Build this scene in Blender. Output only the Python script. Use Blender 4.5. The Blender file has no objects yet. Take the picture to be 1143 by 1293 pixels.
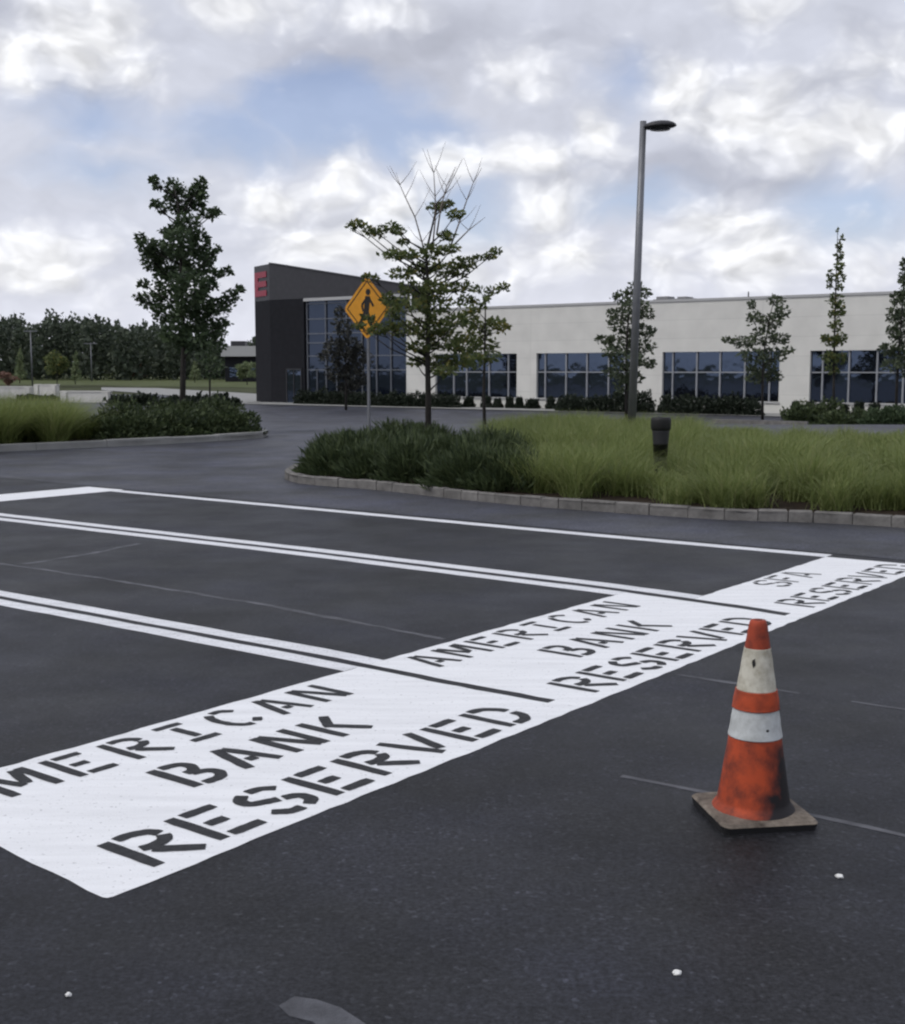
import bpy, math, random
import numpy as np
from mathutils import Vector, Matrix
random.seed(7); RNG = np.random.default_rng(7)
S = bpy.context.scene
COL = S.collection
R = math.radians

# ------------------------------------------------------------------ survey of the place
F, CX, CY, PITCH, H = 1574.1, 571.5, 646.5, 0.1136, 1.604
CP, SP = math.cos(PITCH), math.sin(PITCH)
TH, X0, Y0 = 0.9159, -1.0448, 3.6509
UA = (math.cos(TH), math.sin(TH)); VA = (-math.sin(TH), math.cos(TH))

def ray(px, py):
    a = (px-CX)/F; b = -(py-CY)/F
    return a, CP+b*SP, -SP+b*CP
def at(px, py, Y):
    r = ray(px, py); t = Y/r[1]
    return Vector((r[0]*t, Y, H+r[2]*t))
def on_z(px, py, z=0.0):
    r = ray(px, py); t = (z-H)/r[2]
    return Vector((r[0]*t, r[1]*t, z))
def uv(u, v, z=0.0):
    return Vector((X0+u*UA[0]+v*VA[0], Y0+u*UA[1]+v*VA[1], z))
def gz(y):
    t = min(1, max(0, (y-32)/30)); return -0.9*t*t*(3-2*t)
def px_x(px, Y, z=0):
    d = Y*CP-(z-H)*SP
    return (px-CX)/F*d

# ------------------------------------------------------------------ materials
def nt(m):
    m.use_nodes = True
    return m.node_tree.nodes, m.node_tree.links
def new_mat(name, col, rough=.7, spec=.4, var=.0, vscale=4, bump=0, bscale=60, metallic=0, ior=1.45, dark=None):
    m = bpy.data.materials.new(name); N, L = nt(m)
    p = N['Principled BSDF']
    p.inputs['Base Color'].default_value = (*col, 1); p.inputs['Roughness'].default_value = rough
    p.inputs['Specular IOR Level'].default_value = spec; p.inputs['Metallic'].default_value = metallic
    p.inputs['IOR'].default_value = ior
    tc = N.new('ShaderNodeTexCoord')
    if var:
        n = N.new('ShaderNodeTexNoise'); n.inputs['Scale'].default_value = vscale; n.inputs['Detail'].default_value = 6
        n.inputs['Roughness'].default_value = .62
        L.new(tc.outputs['Object'], n.inputs['Vector'])
        r = N.new('ShaderNodeValToRGB'); r.color_ramp.elements[0].position = .3; r.color_ramp.elements[1].position = .72
        a = dark or tuple(c*(1-var) for c in col); b = tuple(min(1, c*(1+var)) for c in col)
        r.color_ramp.elements[0].color = (*a, 1); r.color_ramp.elements[1].color = (*b, 1)
        L.new(n.outputs['Fac'], r.inputs['Fac']); L.new(r.outputs['Color'], p.inputs['Base Color'])
    if bump:
        n2 = N.new('ShaderNodeTexNoise'); n2.inputs['Scale'].default_value = bscale; n2.inputs['Detail'].default_value = 5
        L.new(tc.outputs['Object'], n2.inputs['Vector'])
        bp = N.new('ShaderNodeBump'); bp.inputs['Strength'].default_value = bump; bp.inputs['Distance'].default_value = .01
        L.new(n2.outputs['Fac'], bp.inputs['Height']); L.new(bp.outputs['Normal'], p.inputs['Normal'])
    return m

def leaf_mat(name, a, b, trans=.3, c=None):
    m = bpy.data.materials.new(name); N, L = nt(m)
    N.remove(N['Principled BSDF']); out = N['Material Output']
    g = N.new('ShaderNodeNewGeometry'); r = N.new('ShaderNodeValToRGB')
    r.color_ramp.elements[0].color = (*a, 1); r.color_ramp.elements[1].color = (*b, 1)
    if c:
        e = r.color_ramp.elements.new(.9); e.color = (*b, 1); r.color_ramp.elements[-1].color = (*c, 1)
    L.new(g.outputs['Random Per Island'], r.inputs['Fac'])
    d = N.new('ShaderNodeBsdfPrincipled'); d.inputs['Roughness'].default_value = .6; d.inputs['Specular IOR Level'].default_value = .3
    t = N.new('ShaderNodeBsdfTranslucent'); mx = N.new('ShaderNodeMixShader'); mx.inputs[0].default_value = trans
    L.new(r.outputs['Color'], d.inputs['Base Color']); L.new(r.outputs['Color'], t.inputs['Color'])
    L.new(d.outputs[0], mx.inputs[1]); L.new(t.outputs[0], mx.inputs[2]); L.new(mx.outputs[0], out.inputs['Surface'])
    return m

def asphalt_mat(gain=1.0, name='asphalt'):
    m = bpy.data.materials.new(name); N, L = nt(m); p = N['Principled BSDF']
    tc = N.new('ShaderNodeTexCoord')
    def noise(sc, det=6, ro=.6):
        n = N.new('ShaderNodeTexNoise'); n.inputs['Scale'].default_value = sc; n.inputs['Detail'].default_value = det
        n.inputs['Roughness'].default_value = ro; L.new(tc.outputs['Object'], n.inputs['Vector']); return n
    def rampf(n, p0, p1, a, b):
        r = N.new('ShaderNodeMapRange'); r.inputs['From Min'].default_value = p0; r.inputs['From Max'].default_value = p1
        r.inputs['To Min'].default_value = a; r.inputs['To Max'].default_value = b; L.new(n.outputs[0], r.inputs['Value']); return r
    def mul(a, b):
        k = N.new('ShaderNodeMath'); k.operation = 'MULTIPLY'; L.new(a.outputs[0], k.inputs[0]); L.new(b.outputs[0], k.inputs[1]); return k
    big = rampf(noise(.45, 5, .6), .3, .7, .50, 1.36)
    mid = rampf(noise(2.6, 6, .65), .3, .72, .84, 1.16)
    fine = mul(rampf(noise(62, 5, .75), .34, .68, .28, 1.95), rampf(noise(24, 3, .6), .3, .7, .75, 1.25))
    vor = N.new('ShaderNodeTexVoronoi'); vor.inputs['Scale'].default_value = 70; L.new(tc.outputs['Object'], vor.inputs['Vector'])
    sp = N.new('ShaderNodeSeparateColor'); L.new(vor.outputs['Color'], sp.inputs[0])
    spk = rampf(sp, .93, 1.0, 1.0, 2.1)
    f = mul(mul(mul(big, mid), fine), spk)
    mixc = N.new('ShaderNodeVectorMath'); mixc.operation = 'SCALE'
    hue = N.new('ShaderNodeMix'); hue.data_type = 'RGBA'
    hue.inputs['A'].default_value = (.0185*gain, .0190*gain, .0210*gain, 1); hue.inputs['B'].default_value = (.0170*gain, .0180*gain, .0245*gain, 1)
    hn = rampf(noise(.9, 4), .35, .65, 0, 1); L.new(hn.outputs[0], hue.inputs['Factor'])
    L.new(hue.outputs['Result'], mixc.inputs[0]); L.new(f.outputs[0], mixc.inputs['Scale'])
    L.new(mixc.outputs[0], p.inputs['Base Color'])
    rr = rampf(noise(1.4, 5),   .3, .7, .50, .64); L.new(rr.outputs[0], p.inputs['Roughness'])
    p.inputs['Specular IOR Level'].default_value = .20
    bp = N.new('ShaderNodeBump'); bp.inputs['Strength'].default_value = .22; bp.inputs['Distance'].default_value = .004
    nb = noise(120, 4, .7); L.new(nb.outputs['Fac'], bp.inputs['Height']); L.new(bp.outputs['Normal'], p.inputs['Normal'])
    return m

def paint_mat(name, col, worn=.5, holes=.0):
    m = bpy.data.materials.new(name); N, L = nt(m); p = N['Principled BSDF']; p.inputs['Roughness'].default_value = .6
    p.inputs['Specular IOR Level'].default_value = .35
    tc = N.new('ShaderNodeTexCoord'); mp = N.new('ShaderNodeMapping'); mp.inputs['Rotation'].default_value = (0, 0, -TH)
    mp.inputs['Scale'].default_value = (1.2, 9, 1); L.new(tc.outputs['Object'], mp.inputs[0])
    n = N.new('ShaderNodeTexNoise'); n.inputs['Scale'].default_value = 1.3; n.inputs['Detail'].default_value = 7; n.inputs['Roughness'].default_value = .65
    L.new(mp.outputs[0], n.inputs['Vector'])
    r = N.new('ShaderNodeValToRGB'); r.color_ramp.elements[0].position = .28; r.color_ramp.elements[1].position = .62
    r.color_ramp.elements[0].color = (*[c*(1-worn*.42) for c in col], 1); r.color_ramp.elements[1].color = (*col, 1)
    L.new(n.outputs['Fac'], r.inputs['Fac'])
    n2 = N.new('ShaderNodeTexNoise'); n2.inputs['Scale'].default_value = 55; n2.inputs['Detail'].default_value = 5
    L.new(tc.outputs['Object'], n2.inputs['Vector'])
    r2 = N.new('ShaderNodeValToRGB'); r2.color_ramp.elements[0].position = .265+holes*.2; r2.color_ramp.elements[1].position = .37+holes*.25
    r2.color_ramp.elements[0].color = (0, 0, 0, 1)
    L.new(n2.outputs['Fac'], r2.inputs['Fac'])
    mx = N.new('ShaderNodeMix'); mx.data_type = 'RGBA'; L.new(r2.outputs['Color'], mx.inputs['Factor'])
    mx.inputs['A'].default_value = (*[c*.45+.02 for c in col], 1); L.new(r.outputs['Color'], mx.inputs['B'])
    L.new(mx.outputs['Result'], p.inputs['Base Color'])
    bp = N.new('ShaderNodeBump'); bp.inputs['Strength'].default_value = .3; bp.inputs['Distance'].default_value = .005
    n3 = N.new('ShaderNodeTexNoise'); n3.inputs['Scale'].default_value = 120; L.new(tc.outputs['Object'], n3.inputs['Vector'])
    L.new(n3.outputs['Fac'], bp.inputs['Height']); L.new(bp.outputs['Normal'], p.inputs['Normal'])
    return m

def glass_mat(name, ior=1.9, col=(.010, .012, .018)):
    m = new_mat(name, col, rough=.04, spec=.5, ior=ior); m.node_tree.nodes['Principled BSDF'].inputs['Specular Tint'].default_value = (.52, .68, 1, 1)
    N, L = nt(m); p = N['Principled BSDF']; tc = N.new('ShaderNodeTexCoord')
    n = N.new('ShaderNodeTexNoise'); n.inputs['Scale'].default_value = .9; n.inputs['Detail'].default_value = 2
    L.new(tc.outputs['Object'], n.inputs['Vector']); bp = N.new('ShaderNodeBump'); bp.inputs['Strength'].default_value = .25
    bp.inputs['Distance'].default_value = .03; L.new(n.outputs['Fac'], bp.inputs['Height']); L.new(bp.outputs['Normal'], p.inputs['Normal'])
    return m

def wall_mat(name, col):
    m = bpy.data.materials.new(name); N, L = nt(m); p = N['Principled BSDF']; p.inputs['Roughness'].default_value = .8
    tc = N.new('ShaderNodeTexCoord'); s = N.new('ShaderNodeSeparateXYZ'); L.new(tc.outputs['Object'], s.inputs[0])
    cb = N.new('ShaderNodeCombineXYZ'); L.new(s.outputs['X'], cb.inputs['X']); L.new(s.outputs['Z'], cb.inputs['Y'])
    b = N.new('ShaderNodeTexBrick'); b.offset = 0; b.inputs['Scale'].default_value = 1; b.inputs['Brick Width'].default_value = 7.9
    b.inputs['Row Height'].default_value = 1.09; b.inputs['Mortar Size'].default_value = .025; b.inputs['Mortar Smooth'].default_value = .4
    b.inputs['Color1'].default_value = (*col, 1); b.inputs['Color2'].default_value = (*[c*.96 for c in col], 1)
    b.inputs['Mortar'].default_value = (*[c*.88 for c in col], 1); L.new(cb.outputs[0], b.inputs['Vector'])
    n = N.new('ShaderNodeTexNoise'); n.inputs['Scale'].default_value = .8; n.inputs['Detail'].default_value = 7
    L.new(tc.outputs['Object'], n.inputs['Vector']); r = N.new('ShaderNodeMapRange'); r.inputs['From Min'].default_value = .3
    r.inputs['From Max'].default_value = .7; r.inputs['To Min'].default_value = .9; r.inputs['To Max'].default_value = 1.04
    L.new(n.outputs['Fac'], r.inputs[0]); v = N.new('ShaderNodeVectorMath'); v.operation = 'SCALE'
    L.new(b.outputs['Color'], v.inputs[0]); L.new(r.outputs[0], v.inputs['Scale']); L.new(v.outputs[0], p.inputs['Base Color'])
    return m

def cone_mat(name, col, soot, scuff):
    """dirty plastic: scuffs all over, and one tyre-black soot stain on the side that was dragged"""
    m = bpy.data.materials.new(name); N, L = nt(m); p = N['Principled BSDF']; p.inputs['Roughness'].default_value = .62
    p.inputs['Specular IOR Level'].default_value = .3
    tc = N.new('ShaderNodeTexCoord')
    n = N.new('ShaderNodeTexNoise'); n.inputs['Scale'].default_value = 11; n.inputs['Detail'].default_value = 8; n.inputs['Roughness'].default_value = .68
    L.new(tc.outputs['Object'], n.inputs['Vector'])
    r = N.new('ShaderNodeValToRGB'); r.color_ramp.elements[0].position = .36; r.color_ramp.elements[1].position = .60
    r.color_ramp.elements[0].color = (*scuff, 1); r.color_ramp.elements[1].color = (*col, 1); L.new(n.outputs['Fac'], r.inputs['Fac'])
    s = N.new('ShaderNodeSeparateXYZ'); L.new(tc.outputs['Object'], s.inputs[0])
    def M(op, a, b, cl=False):
        k = N.new('ShaderNodeMath'); k.operation = op; k.use_clamp = cl
        for i, q in enumerate((a, b)):
            if isinstance(q, (int, float)): k.inputs[i].default_value = q
            else: L.new(q, k.inputs[i])
        return k.outputs[0]
    n2 = N.new('ShaderNodeTexNoise'); n2.inputs['Scale'].default_value = 16; n2.inputs['Detail'].default_value = 6
    L.new(tc.outputs['Object'], n2.inputs['Vector'])
    side = M('ADD', M('MULTIPLY', s.outputs['X'], 9.5), M('MULTIPLY', s.outputs['Y'], -2.0))
    lo = M('MULTIPLY', M('SUBTRACT', .30, s.outputs['Z']), 2.2)
    mask = M('ADD', M('ADD', side, lo), M('MULTIPLY', M('SUBTRACT', n2.outputs['Fac'], .5), 1.3))
    mask = M('MULTIPLY', M('SUBTRACT', mask, .30), 1.35, True)
    mask = M('MULTIPLY', mask, M('MULTIPLY', M('SUBTRACT', .335, s.outputs['Z']), 14, True))
    mask = M('MULTIPLY', mask, soot)
    mx = N.new('ShaderNodeMix'); mx.data_type = 'RGBA'; L.new(mask, mx.inputs['Factor']); L.new(r.outputs['Color'], mx.inputs['A'])
    mx.inputs['B'].default_value = (.014, .012, .014, 1); L.new(mx.outputs['Result'], p.inputs['Base Color'])
    return m

M = dict(
 asphalt=asphalt_mat(), sheen_asphalt=asphalt_mat(2.6, 'sheen_asphalt'),  # the gained copy carries the grazing sheen in its base colour
 white_paint=paint_mat('white_paint', (.80, .81, .83), .35),
 line_paint=paint_mat('line_paint', (.75, .76, .79), .6, .2),
 letter_paint=new_mat('letter_paint', (.030, .031, .034), .75, .3, .35, 30, .4, 110),
 ghost_paint=new_mat('ghost_paint', (.085, .086, .096), .75, .3, .5, 5, .2, 90, dark=(.040, .041, .047)),
 patch=new_mat('patch', (.075, .077, .088), .75, .4, .4, 9, .5, 110, dark=(.045, .046, .052)),
 granite=new_mat('granite', (.165, .158, .150), .85, .3, .35, 5, .8, 30),
 concrete=new_mat('concrete', (.27, .27, .26), .85, .3, .15, 2),
 mulch=new_mat('mulch', (.035, .026, .02), .95, .1, .5, 8, .8, 40),
 earth=new_mat('earth', (.055, .062, .030), .95, .1, .35, .3),
 lawn=new_mat('lawn', (.085, .10, .045), .95, .1, .3, .25),
 wall=wall_mat('wall', (.69, .68, .64)),
 dark_wall=new_mat('dark_wall', (.016, .0165, .020), .8, .15, .18, 2.5),
 dark_band=new_mat('dark_band', (.042, .042, .048), .5, .4, .15, 2.5),
 coping=new_mat('coping', (.42, .42, .42), .5, .4),
 roof_metal=new_mat('roof_metal', (.22, .22, .225), .6, .4, .1, 2),
 glass=glass_mat('glass', 2.15, (.006, .007, .010)), curtain=glass_mat('curtain', 1.75, (.006, .008, .014)),
 mullion=new_mat('mullion', (.30, .31, .33), .4, .5, .1, 3, metallic=.2),
 dark_metal=new_mat('dark_metal', (.028, .028, .032), .5, .5, .2, 8),
 pole=new_mat('pole', (.17, .175, .19), .45, .5, .12, 5, metallic=.4),
 lens=new_mat('lens', (.02, .021, .024), .25, .5),
 red=new_mat('red', (.26, .016, .040), .45, .5, .1, 3),
 yellow=new_mat('yellow', (.60, .265, .018), .5, .4, .12, 8),
 lime=new_mat('lime', (.30, .33, .07), .5, .4, .12, 8),
 black=new_mat('black', (.012, .012, .012), .6, .4, .2, 10),
 bark=new_mat('bark', (.036, .033, .030), .9, .2, .35, 9, .8, 40),
 twig=new_mat('twig', (.20, .17, .15), .9, .2, .3, 9),
 leaf_dark=leaf_mat('leaf_dark', (.036, .058, .030), (.080, .115, .054), .30),
 leaf_mid=leaf_mat('leaf_mid', (.055, .082, .030), (.145, .170, .060), .40, (.25, .21, .055)),
 leaf_yellow=leaf_mat('leaf_yellow', (.09, .11, .03), (.22, .20, .05), .36, (.36, .24, .03)),  # yellowing leaves, their own colour
 leaf_soft=leaf_mat('leaf_soft', (.048, .066, .040), (.105, .128, .070), .3),
 leaf_far=leaf_mat('leaf_far', (.032, .046, .032), (.085, .105, .068), .2),
 leaf_pale=leaf_mat('leaf_pale', (.11, .15, .075), (.20, .23, .12), .3),
 leaf_purple=leaf_mat('leaf_purple', (.030, .033, .028), (.058, .058, .048), .2),
 leaf_red=leaf_mat('leaf_red', (.16, .085, .065), (.26, .16, .12), .25),
 juniper=leaf_mat('juniper', (.022, .037, .016), (.085, .112, .046), .18),
 shrub=leaf_mat('shrub', (.012, .019, .012), (.026, .036, .020), .1),
 grass=leaf_mat('grass', (.125, .168, .050), (.245, .282, .100), .42, (.31, .31, .15)),
 cone_orange=cone_mat('cone_orange', (.43, .066, .022), 1, (.16, .032, .018)),
 cone_top=cone_mat('cone_top', (.36, .055, .022), 0, (.15, .03, .018)),
 cone_white=cone_mat('cone_white', (.56, .54, .46), 0, (.30, .27, .20)),
 cone_silver=cone_mat('cone_silver', (.56, .585, .585), 0, (.36, .37, .36)),
 rubber=new_mat('rubber', (.17, .145, .12), .9, .2, .5, 14, .5, 60, dark=(.055, .045, .038)),
 rubber_side=new_mat('rubber_side', (.016, .016, .017), .8, .3),
 speck=new_mat('speck', (.75, .75, .73), .8, .2, .15, 40),
)

# ------------------------------------------------------------------ object helpers
def link(o, parent=None):
    COL.objects.link(o)
    if parent is not None:
        o.parent = parent
        o.matrix_parent_inverse = parent.matrix_world.inverted() if parent.name in DONE else Matrix()
    return o
DONE = {}
def tag(o, label, cat, group=None, kind=None):
    if label: o['label'] = label
    if cat: o['category'] = cat
    if group: o['group'] = group
    if kind: o['kind'] = kind
    return o
def thing(name, label, cat, loc=(0, 0, 0), rz=0, group=None):
    o = bpy.data.objects.new(name, None); COL.objects.link(o); o.location = loc; o.rotation_euler = (0, 0, rz)
    o.empty_display_size = .2
    return tag(o, label, cat, group)
class MB:
    def __init__(s): s.v = []; s.f = []; s.n = 0
    def add(s, v, f):
        v = np.asarray(v, float).reshape(-1, 3); s.v.append(v)
        s.f += [tuple(i+s.n for i in q) for q in f]; s.n += len(v); return s
    def box(s, a, b):
        x0, y0, z0 = a; x1, y1, z1 = b
        return s.add([(x0, y0, z0), (x1, y0, z0), (x1, y1, z0), (x0, y1, z0), (x0, y0, z1), (x1, y0, z1), (x1, y1, z1), (x0, y1, z1)],
              [(0, 3, 2, 1), (4, 5, 6, 7), (0, 1, 5, 4), (1, 2, 6, 5), (2, 3, 7, 6), (3, 0, 4, 7)])
    def prism(s, poly, z0, z1):
        n = len(poly)
        v = [(p[0], p[1], z0) for p in poly]+[(p[0], p[1], z1) for p in poly]
        return s.add(v, [tuple(range(n-1, -1, -1)), tuple(range(n, 2*n))]+[(i, (i+1) % n, (i+1) % n+n, i+n) for i in range(n)])
    def wallprism(s, poly, y0, y1):   # polygon in local x,z extruded along y
        n = len(poly)
        v = [(p[0], y0, p[1]) for p in poly]+[(p[0], y1, p[1]) for p in poly]
        return s.add(v, [tuple(range(n)), tuple(range(2*n-1, n-1, -1))]+[((i+1) % n, i, i+n, (i+1) % n+n) for i in range(n)])
    def sheet(s, poly):
        return s.add(poly, [tuple(range(len(poly)))])
    def tube(s, pts, rad, k=8, cap=True):
        pts = [Vector(p) for p in pts]; V = []; Fc = []
        for i, p in enumerate(pts):
            d = (pts[min(i+1, len(pts)-1)]-pts[max(i-1, 0)]).normalized()
            a = d.cross(Vector((0, 1, 0)) if abs(d.y) < .9 else Vector((1, 0, 0))).normalized(); b = d.cross(a)
            for j in range(k):
                t = 2*math.pi*j/k; V.append(p+(a*math.cos(t)+b*math.sin(t))*rad[i])
        for i in range(len(pts)-1):
            for j in range(k):
                Fc.append((i*k+j, i*k+(j+1) % k, (i+1)*k+(j+1) % k, (i+1)*k+j))
        if cap: Fc += [tuple(range(k-1, -1, -1)), tuple(range((len(pts)-1)*k, len(pts)*k))]
        return s.add(V, Fc)
    def lathe(s, prof, k=40, c=(0, 0, 0), cap=True):
        V = []; Fc = []
        for r, z in prof:
            for j in range(k):
                t = 2*math.pi*j/k; V.append((c[0]+r*math.cos(t), c[1]+r*math.sin(t), c[2]+z))
        n = len(prof)
        for i in range(n-1):
            for j in range(k): Fc.append((i*k+j, i*k+(j+1) % k, (i+1)*k+(j+1) % k, (i+1)*k+j))
        if cap: Fc += [tuple(range(k-1, -1, -1)), tuple(range((n-1)*k, n*k))]
        return s.add(V, Fc)
    def build(s, name, mat, parent=None, smooth=False, world=False):
        me = bpy.data.meshes.new(name)
        V = np.concatenate(s.v) if s.v else np.zeros((0, 3))
        me.from_pydata(V.tolist(), [], s.f); me.update()
        if smooth: me.polygons.foreach_set('use_smooth', [True]*len(me.polygons))
        me.materials.append(M[mat] if isinstance(mat, str) else mat)
        o = bpy.data.objects.new(name, me); COL.objects.link(o)
        if parent is not None:
            o.parent = parent
            if world:   # vertices given in world space: bring them into the parent's frame
                top = parent; mats = []
                while top is not None:
                    mats.append(Matrix.LocRotScale(top.location, top.rotation_euler, top.scale)); top = top.parent
                w = Matrix()
                for q in reversed(mats): w = w @ q
                me.transform(w.inverted())
        return o

def leaves_mesh(name, C, D, size, mat, parent=None, aspect=.55):
    """one rhombus leaf per row: centre C, direction D (unit), size"""
    n = len(C); C = np.asarray(C); D = np.asarray(D); D /= np.linalg.norm(D, axis=1, keepdims=True)+1e-9
    A = RNG.normal(size=(n, 3)); A -= (A*D).sum(1, keepdims=True)*D; A /= np.linalg.norm(A, axis=1, keepdims=True)+1e-9
    sz = size*RNG.uniform(.6, 1.35, (n, 1)); w = sz*aspect
    V = np.stack([C-D*sz*.5, C+A*w*.5, C+D*sz*.5, C-A*w*.5], 1).reshape(-1, 3)
    me = bpy.data.meshes.new(name); me.vertices.add(4*n); me.vertices.foreach_set('co', V.ravel())
    me.loops.add(4*n); me.loops.foreach_set('vertex_index', np.arange(4*n, dtype=np.int32))
    me.polygons.add(n); me.polygons.foreach_set('loop_start', np.arange(0, 4*n, 4, dtype=np.int32))
    me.update(calc_edges=True); me.validate()
    me.materials.append(M[mat])
    o = bpy.data.objects.new(name, me); COL.objects.link(o)
    if parent is not None:
        o.parent = parent; me.transform(Matrix.LocRotScale(parent.location, parent.rotation_euler, parent.scale).inverted())
    return o

# ------------------------------------------------------------------ ground and lot
def rows_sheet(name, x0, x1, ys, dz, mat, kind='structure'):
    b = MB(); V = []; Fc = []
    for i, y in enumerate(ys): V += [(x0, y, gz(y)+dz), (x1, y, gz(y)+dz)]
    for i in range(len(ys)-1): Fc.append((2*i, 2*i+1, 2*i+3, 2*i+2))
    o = b.add(V, Fc).build(name, mat); o['kind'] = kind; return o
rows = list(range(32, 64, 1))
rows_sheet('ground', -2500, 2500, [-800, 0]+rows+[100, 300, 4000], -.02, 'earth')
rows_sheet('asphalt_lot', -75, 90, [-60, 0]+rows+[80, 100, 128], 0, 'asphalt')

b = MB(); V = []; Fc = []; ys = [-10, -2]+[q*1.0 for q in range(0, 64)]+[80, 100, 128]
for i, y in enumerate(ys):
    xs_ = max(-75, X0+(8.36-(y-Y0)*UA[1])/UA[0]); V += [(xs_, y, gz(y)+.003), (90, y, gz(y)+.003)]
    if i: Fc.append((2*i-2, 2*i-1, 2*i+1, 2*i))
o = b.add(V, Fc).build('far_asphalt_sheen', 'sheen_asphalt'); o['kind'] = 'structure'  # sheet added over the far asphalt; grazing-angle brightening painted as lighter colour
# old stripe traces, patch
def strip(pts, w, z, name, mat, jitter=.0, breaks=0):
    b = MB(); P = []
    for (u0, v0), (u1, v1) in zip(pts[:-1], pts[1:]):
        n = max(2, int(math.hypot(u1-u0, v1-v0)/.12))
        P += [(u0+(u1-u0)*i/n, v0+(v1-v0)*i/n) for i in range(n)]
    P.append(pts[-1]); V = []; keep = []
    for i, (u, v) in enumerate(P):
        du = P[min(i+1, len(P)-1)][0]-P[max(i-1, 0)][0]; dv = P[min(i+1, len(P)-1)][1]-P[max(i-1, 0)][1]
        l = math.hypot(du, dv); nu, nv = -dv/l, du/l
        a = w/2+random.uniform(-jitter, jitter); c = w/2+random.uniform(-jitter, jitter)
        V += [uv(u+nu*a, v+nv*a, z), uv(u-nu*c, v-nv*c, z)]
    on = True; Fc = []; run = random.randint(4, 16)
    for i in range(len(P)-1):
        if breaks:
            run -= 1
            if run <= 0: on = not on; run = random.randint(2, 5) if not on else random.randint(6, 26)
        if on or not breaks: Fc.append((2*i, 2*i+1, 2*i+3, 2*i+2))
    return b.add(V, Fc).build(name, mat)
tag(strip([(3.56, 6.9), (3.64, 4.9), (3.64, 3.1), (3.53, 1.45)], .055, .0012, 'faded_stripe', 'ghost_paint', .016, 0),
    'long faint old stripe on the asphalt between the two double white lines', 'road marking')
tag(strip([(3.59, -.06), (3.61, -.6), (3.63, -1.24), (3.64, -3.5)], .035, .0012, 'faded_stripe', 'ghost_paint', .009, 1),
    'thin faint stripe passing behind the traffic cone from the white block edge', 'road marking')
tag(strip([(1.96, -.66), (1.98, -1.01), (2.0, -1.75), (2.03, -3.5)], .03, .0012, 'faded_stripe', 'ghost_paint', .007, 1),
    'thin faint stripe running past the foot of the traffic cone', 'road marking')
tag(strip([(3.7, 6.0), (4.35, 6.05), (5.3, 6.3)], .07, .0012, 'faded_stripe', 'ghost_paint', .02, 1),
    'short faint diagonal stripe beyond the left double white line', 'road marking')
pp = [(352, 1270), (372, 1258), (400, 1262), (430, 1272), (462, 1293), (470, 1312), (425, 1318), (395, 1290), (365, 1283)]
o = MB().sheet([on_z(x, y, .0010) for x, y in pp]).build('asphalt_patch', 'patch'); o['kind'] = 'structure'

# painted stalls
def jit(poly, z, step=.09, amp=.006):
    out = []
    for (a, b), (c, d) in zip(poly, poly[1:]+poly[:1]):
        n = max(1, int(math.hypot(c-a, d-b)/step))
        for i in range(n):
            t = i/n; k = 0 if i == 0 else amp
            out.append(uv(a+(c-a)*t+random.uniform(-k, k), b+(d-b)*t+random.uniform(-k, k), z))
    return out
def gapline(pts, v):
    pts = sorted(pts)
    return float(np.interp(v, [p[0] for p in pts], [p[1] for p in pts]))
G1 = [(0.17, 2.73), (.8, 2.715), (1.1, 2.725), (1.8, 2.735), (4.8, 2.69), (9, 2.66), (11.4, 2.65)]
G2 = [(.12, 5.50), (.43, 5.55), (1.55, 5.64), (4.6, 5.64), (9, 5.50), (11.4, 5.45)]
G3 = [(0, 8.17), (3.2, 8.09), (7.4, 8.08), (11.4, 8.06)]
g = .036
LET = {
 'R': [[(.09, 0), (.09, 1)], [(.30, .96), (.62, .96), (.86, .87), (.94, .74)], [(.93, .68), (.82, .55), (.55, .50), (.32, .53)], [(.42, .42), (1, 0)]],
 'E': [[(.09, 0), (.09, 1)], [(.30, .93), (1, .93)], [(.32, .5), (.74, .5)], [(.30, .07), (1, .07)]],
 'S': [[(.45, .96), (.75, .94), (.95, .80)], [(.30, .93), (.08, .80), (.08, .62), (.35, .53), (.58, .48)], [(.66, .46), (.92, .38), (.94, .18), (.72, .06)], [(.55, .05), (.28, .06), (.04, .22)]],
 'V': [[(.05, 1), (.46, .02)], [(.96, 1), (.62, .16)]],
 'D': [[(.09, 0), (.09, 1)], [(.30, .95), (.66, .91), (.90, .70), (.94, .55)], [(.94, .44), (.88, .22), (.64, .07), (.30, .05)]],
 'A': [[(.05, 0), (.42, 1)], [(.56, .96), (.97, 0)], [(.40, .30), (.66, .30)]],
 'M': [[(.07, 0), (.07, 1)], [(.95, 0), (.95, 1)], [(.22, .96), (.47, .28)], [(.80, .96), (.58, .34)]],
 'I': [[(.10, .95), (.92, .95)], [(.5, .20), (.5, .80)], [(.10, .05), (.92, .05)]],
 'C': [[(.38, .95), (.70, .95), (.94, .80)], [(.24, .90), (.07, .66), (.09, .30), (.30, .08), (.52, .05)], [(.70, .08), (.93, .24)]],
 'N': [[(.07, 0), (.07, 1)], [(.94, 0), (.94, 1)], [(.20, .98), (.80, .02)]],
 'B': [[(.09, 0), (.09, 1)], [(.30, .95), (.70, .92), (.84, .75), (.68, .56), (.45, .54)], [(.52, .47), (.86, .40), (.94, .22), (.72, .06), (.30, .05)]],
 'K': [[(.09, 0), (.09, 1)], [(.95, 1), (.36, .50)], [(.46, .56), (1, 0)]],
 'F': [[(.09, 0), (.09, 1)], [(.30, .93), (1, .93)], [(.32, .5), (.74, .5)]],
}
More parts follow.
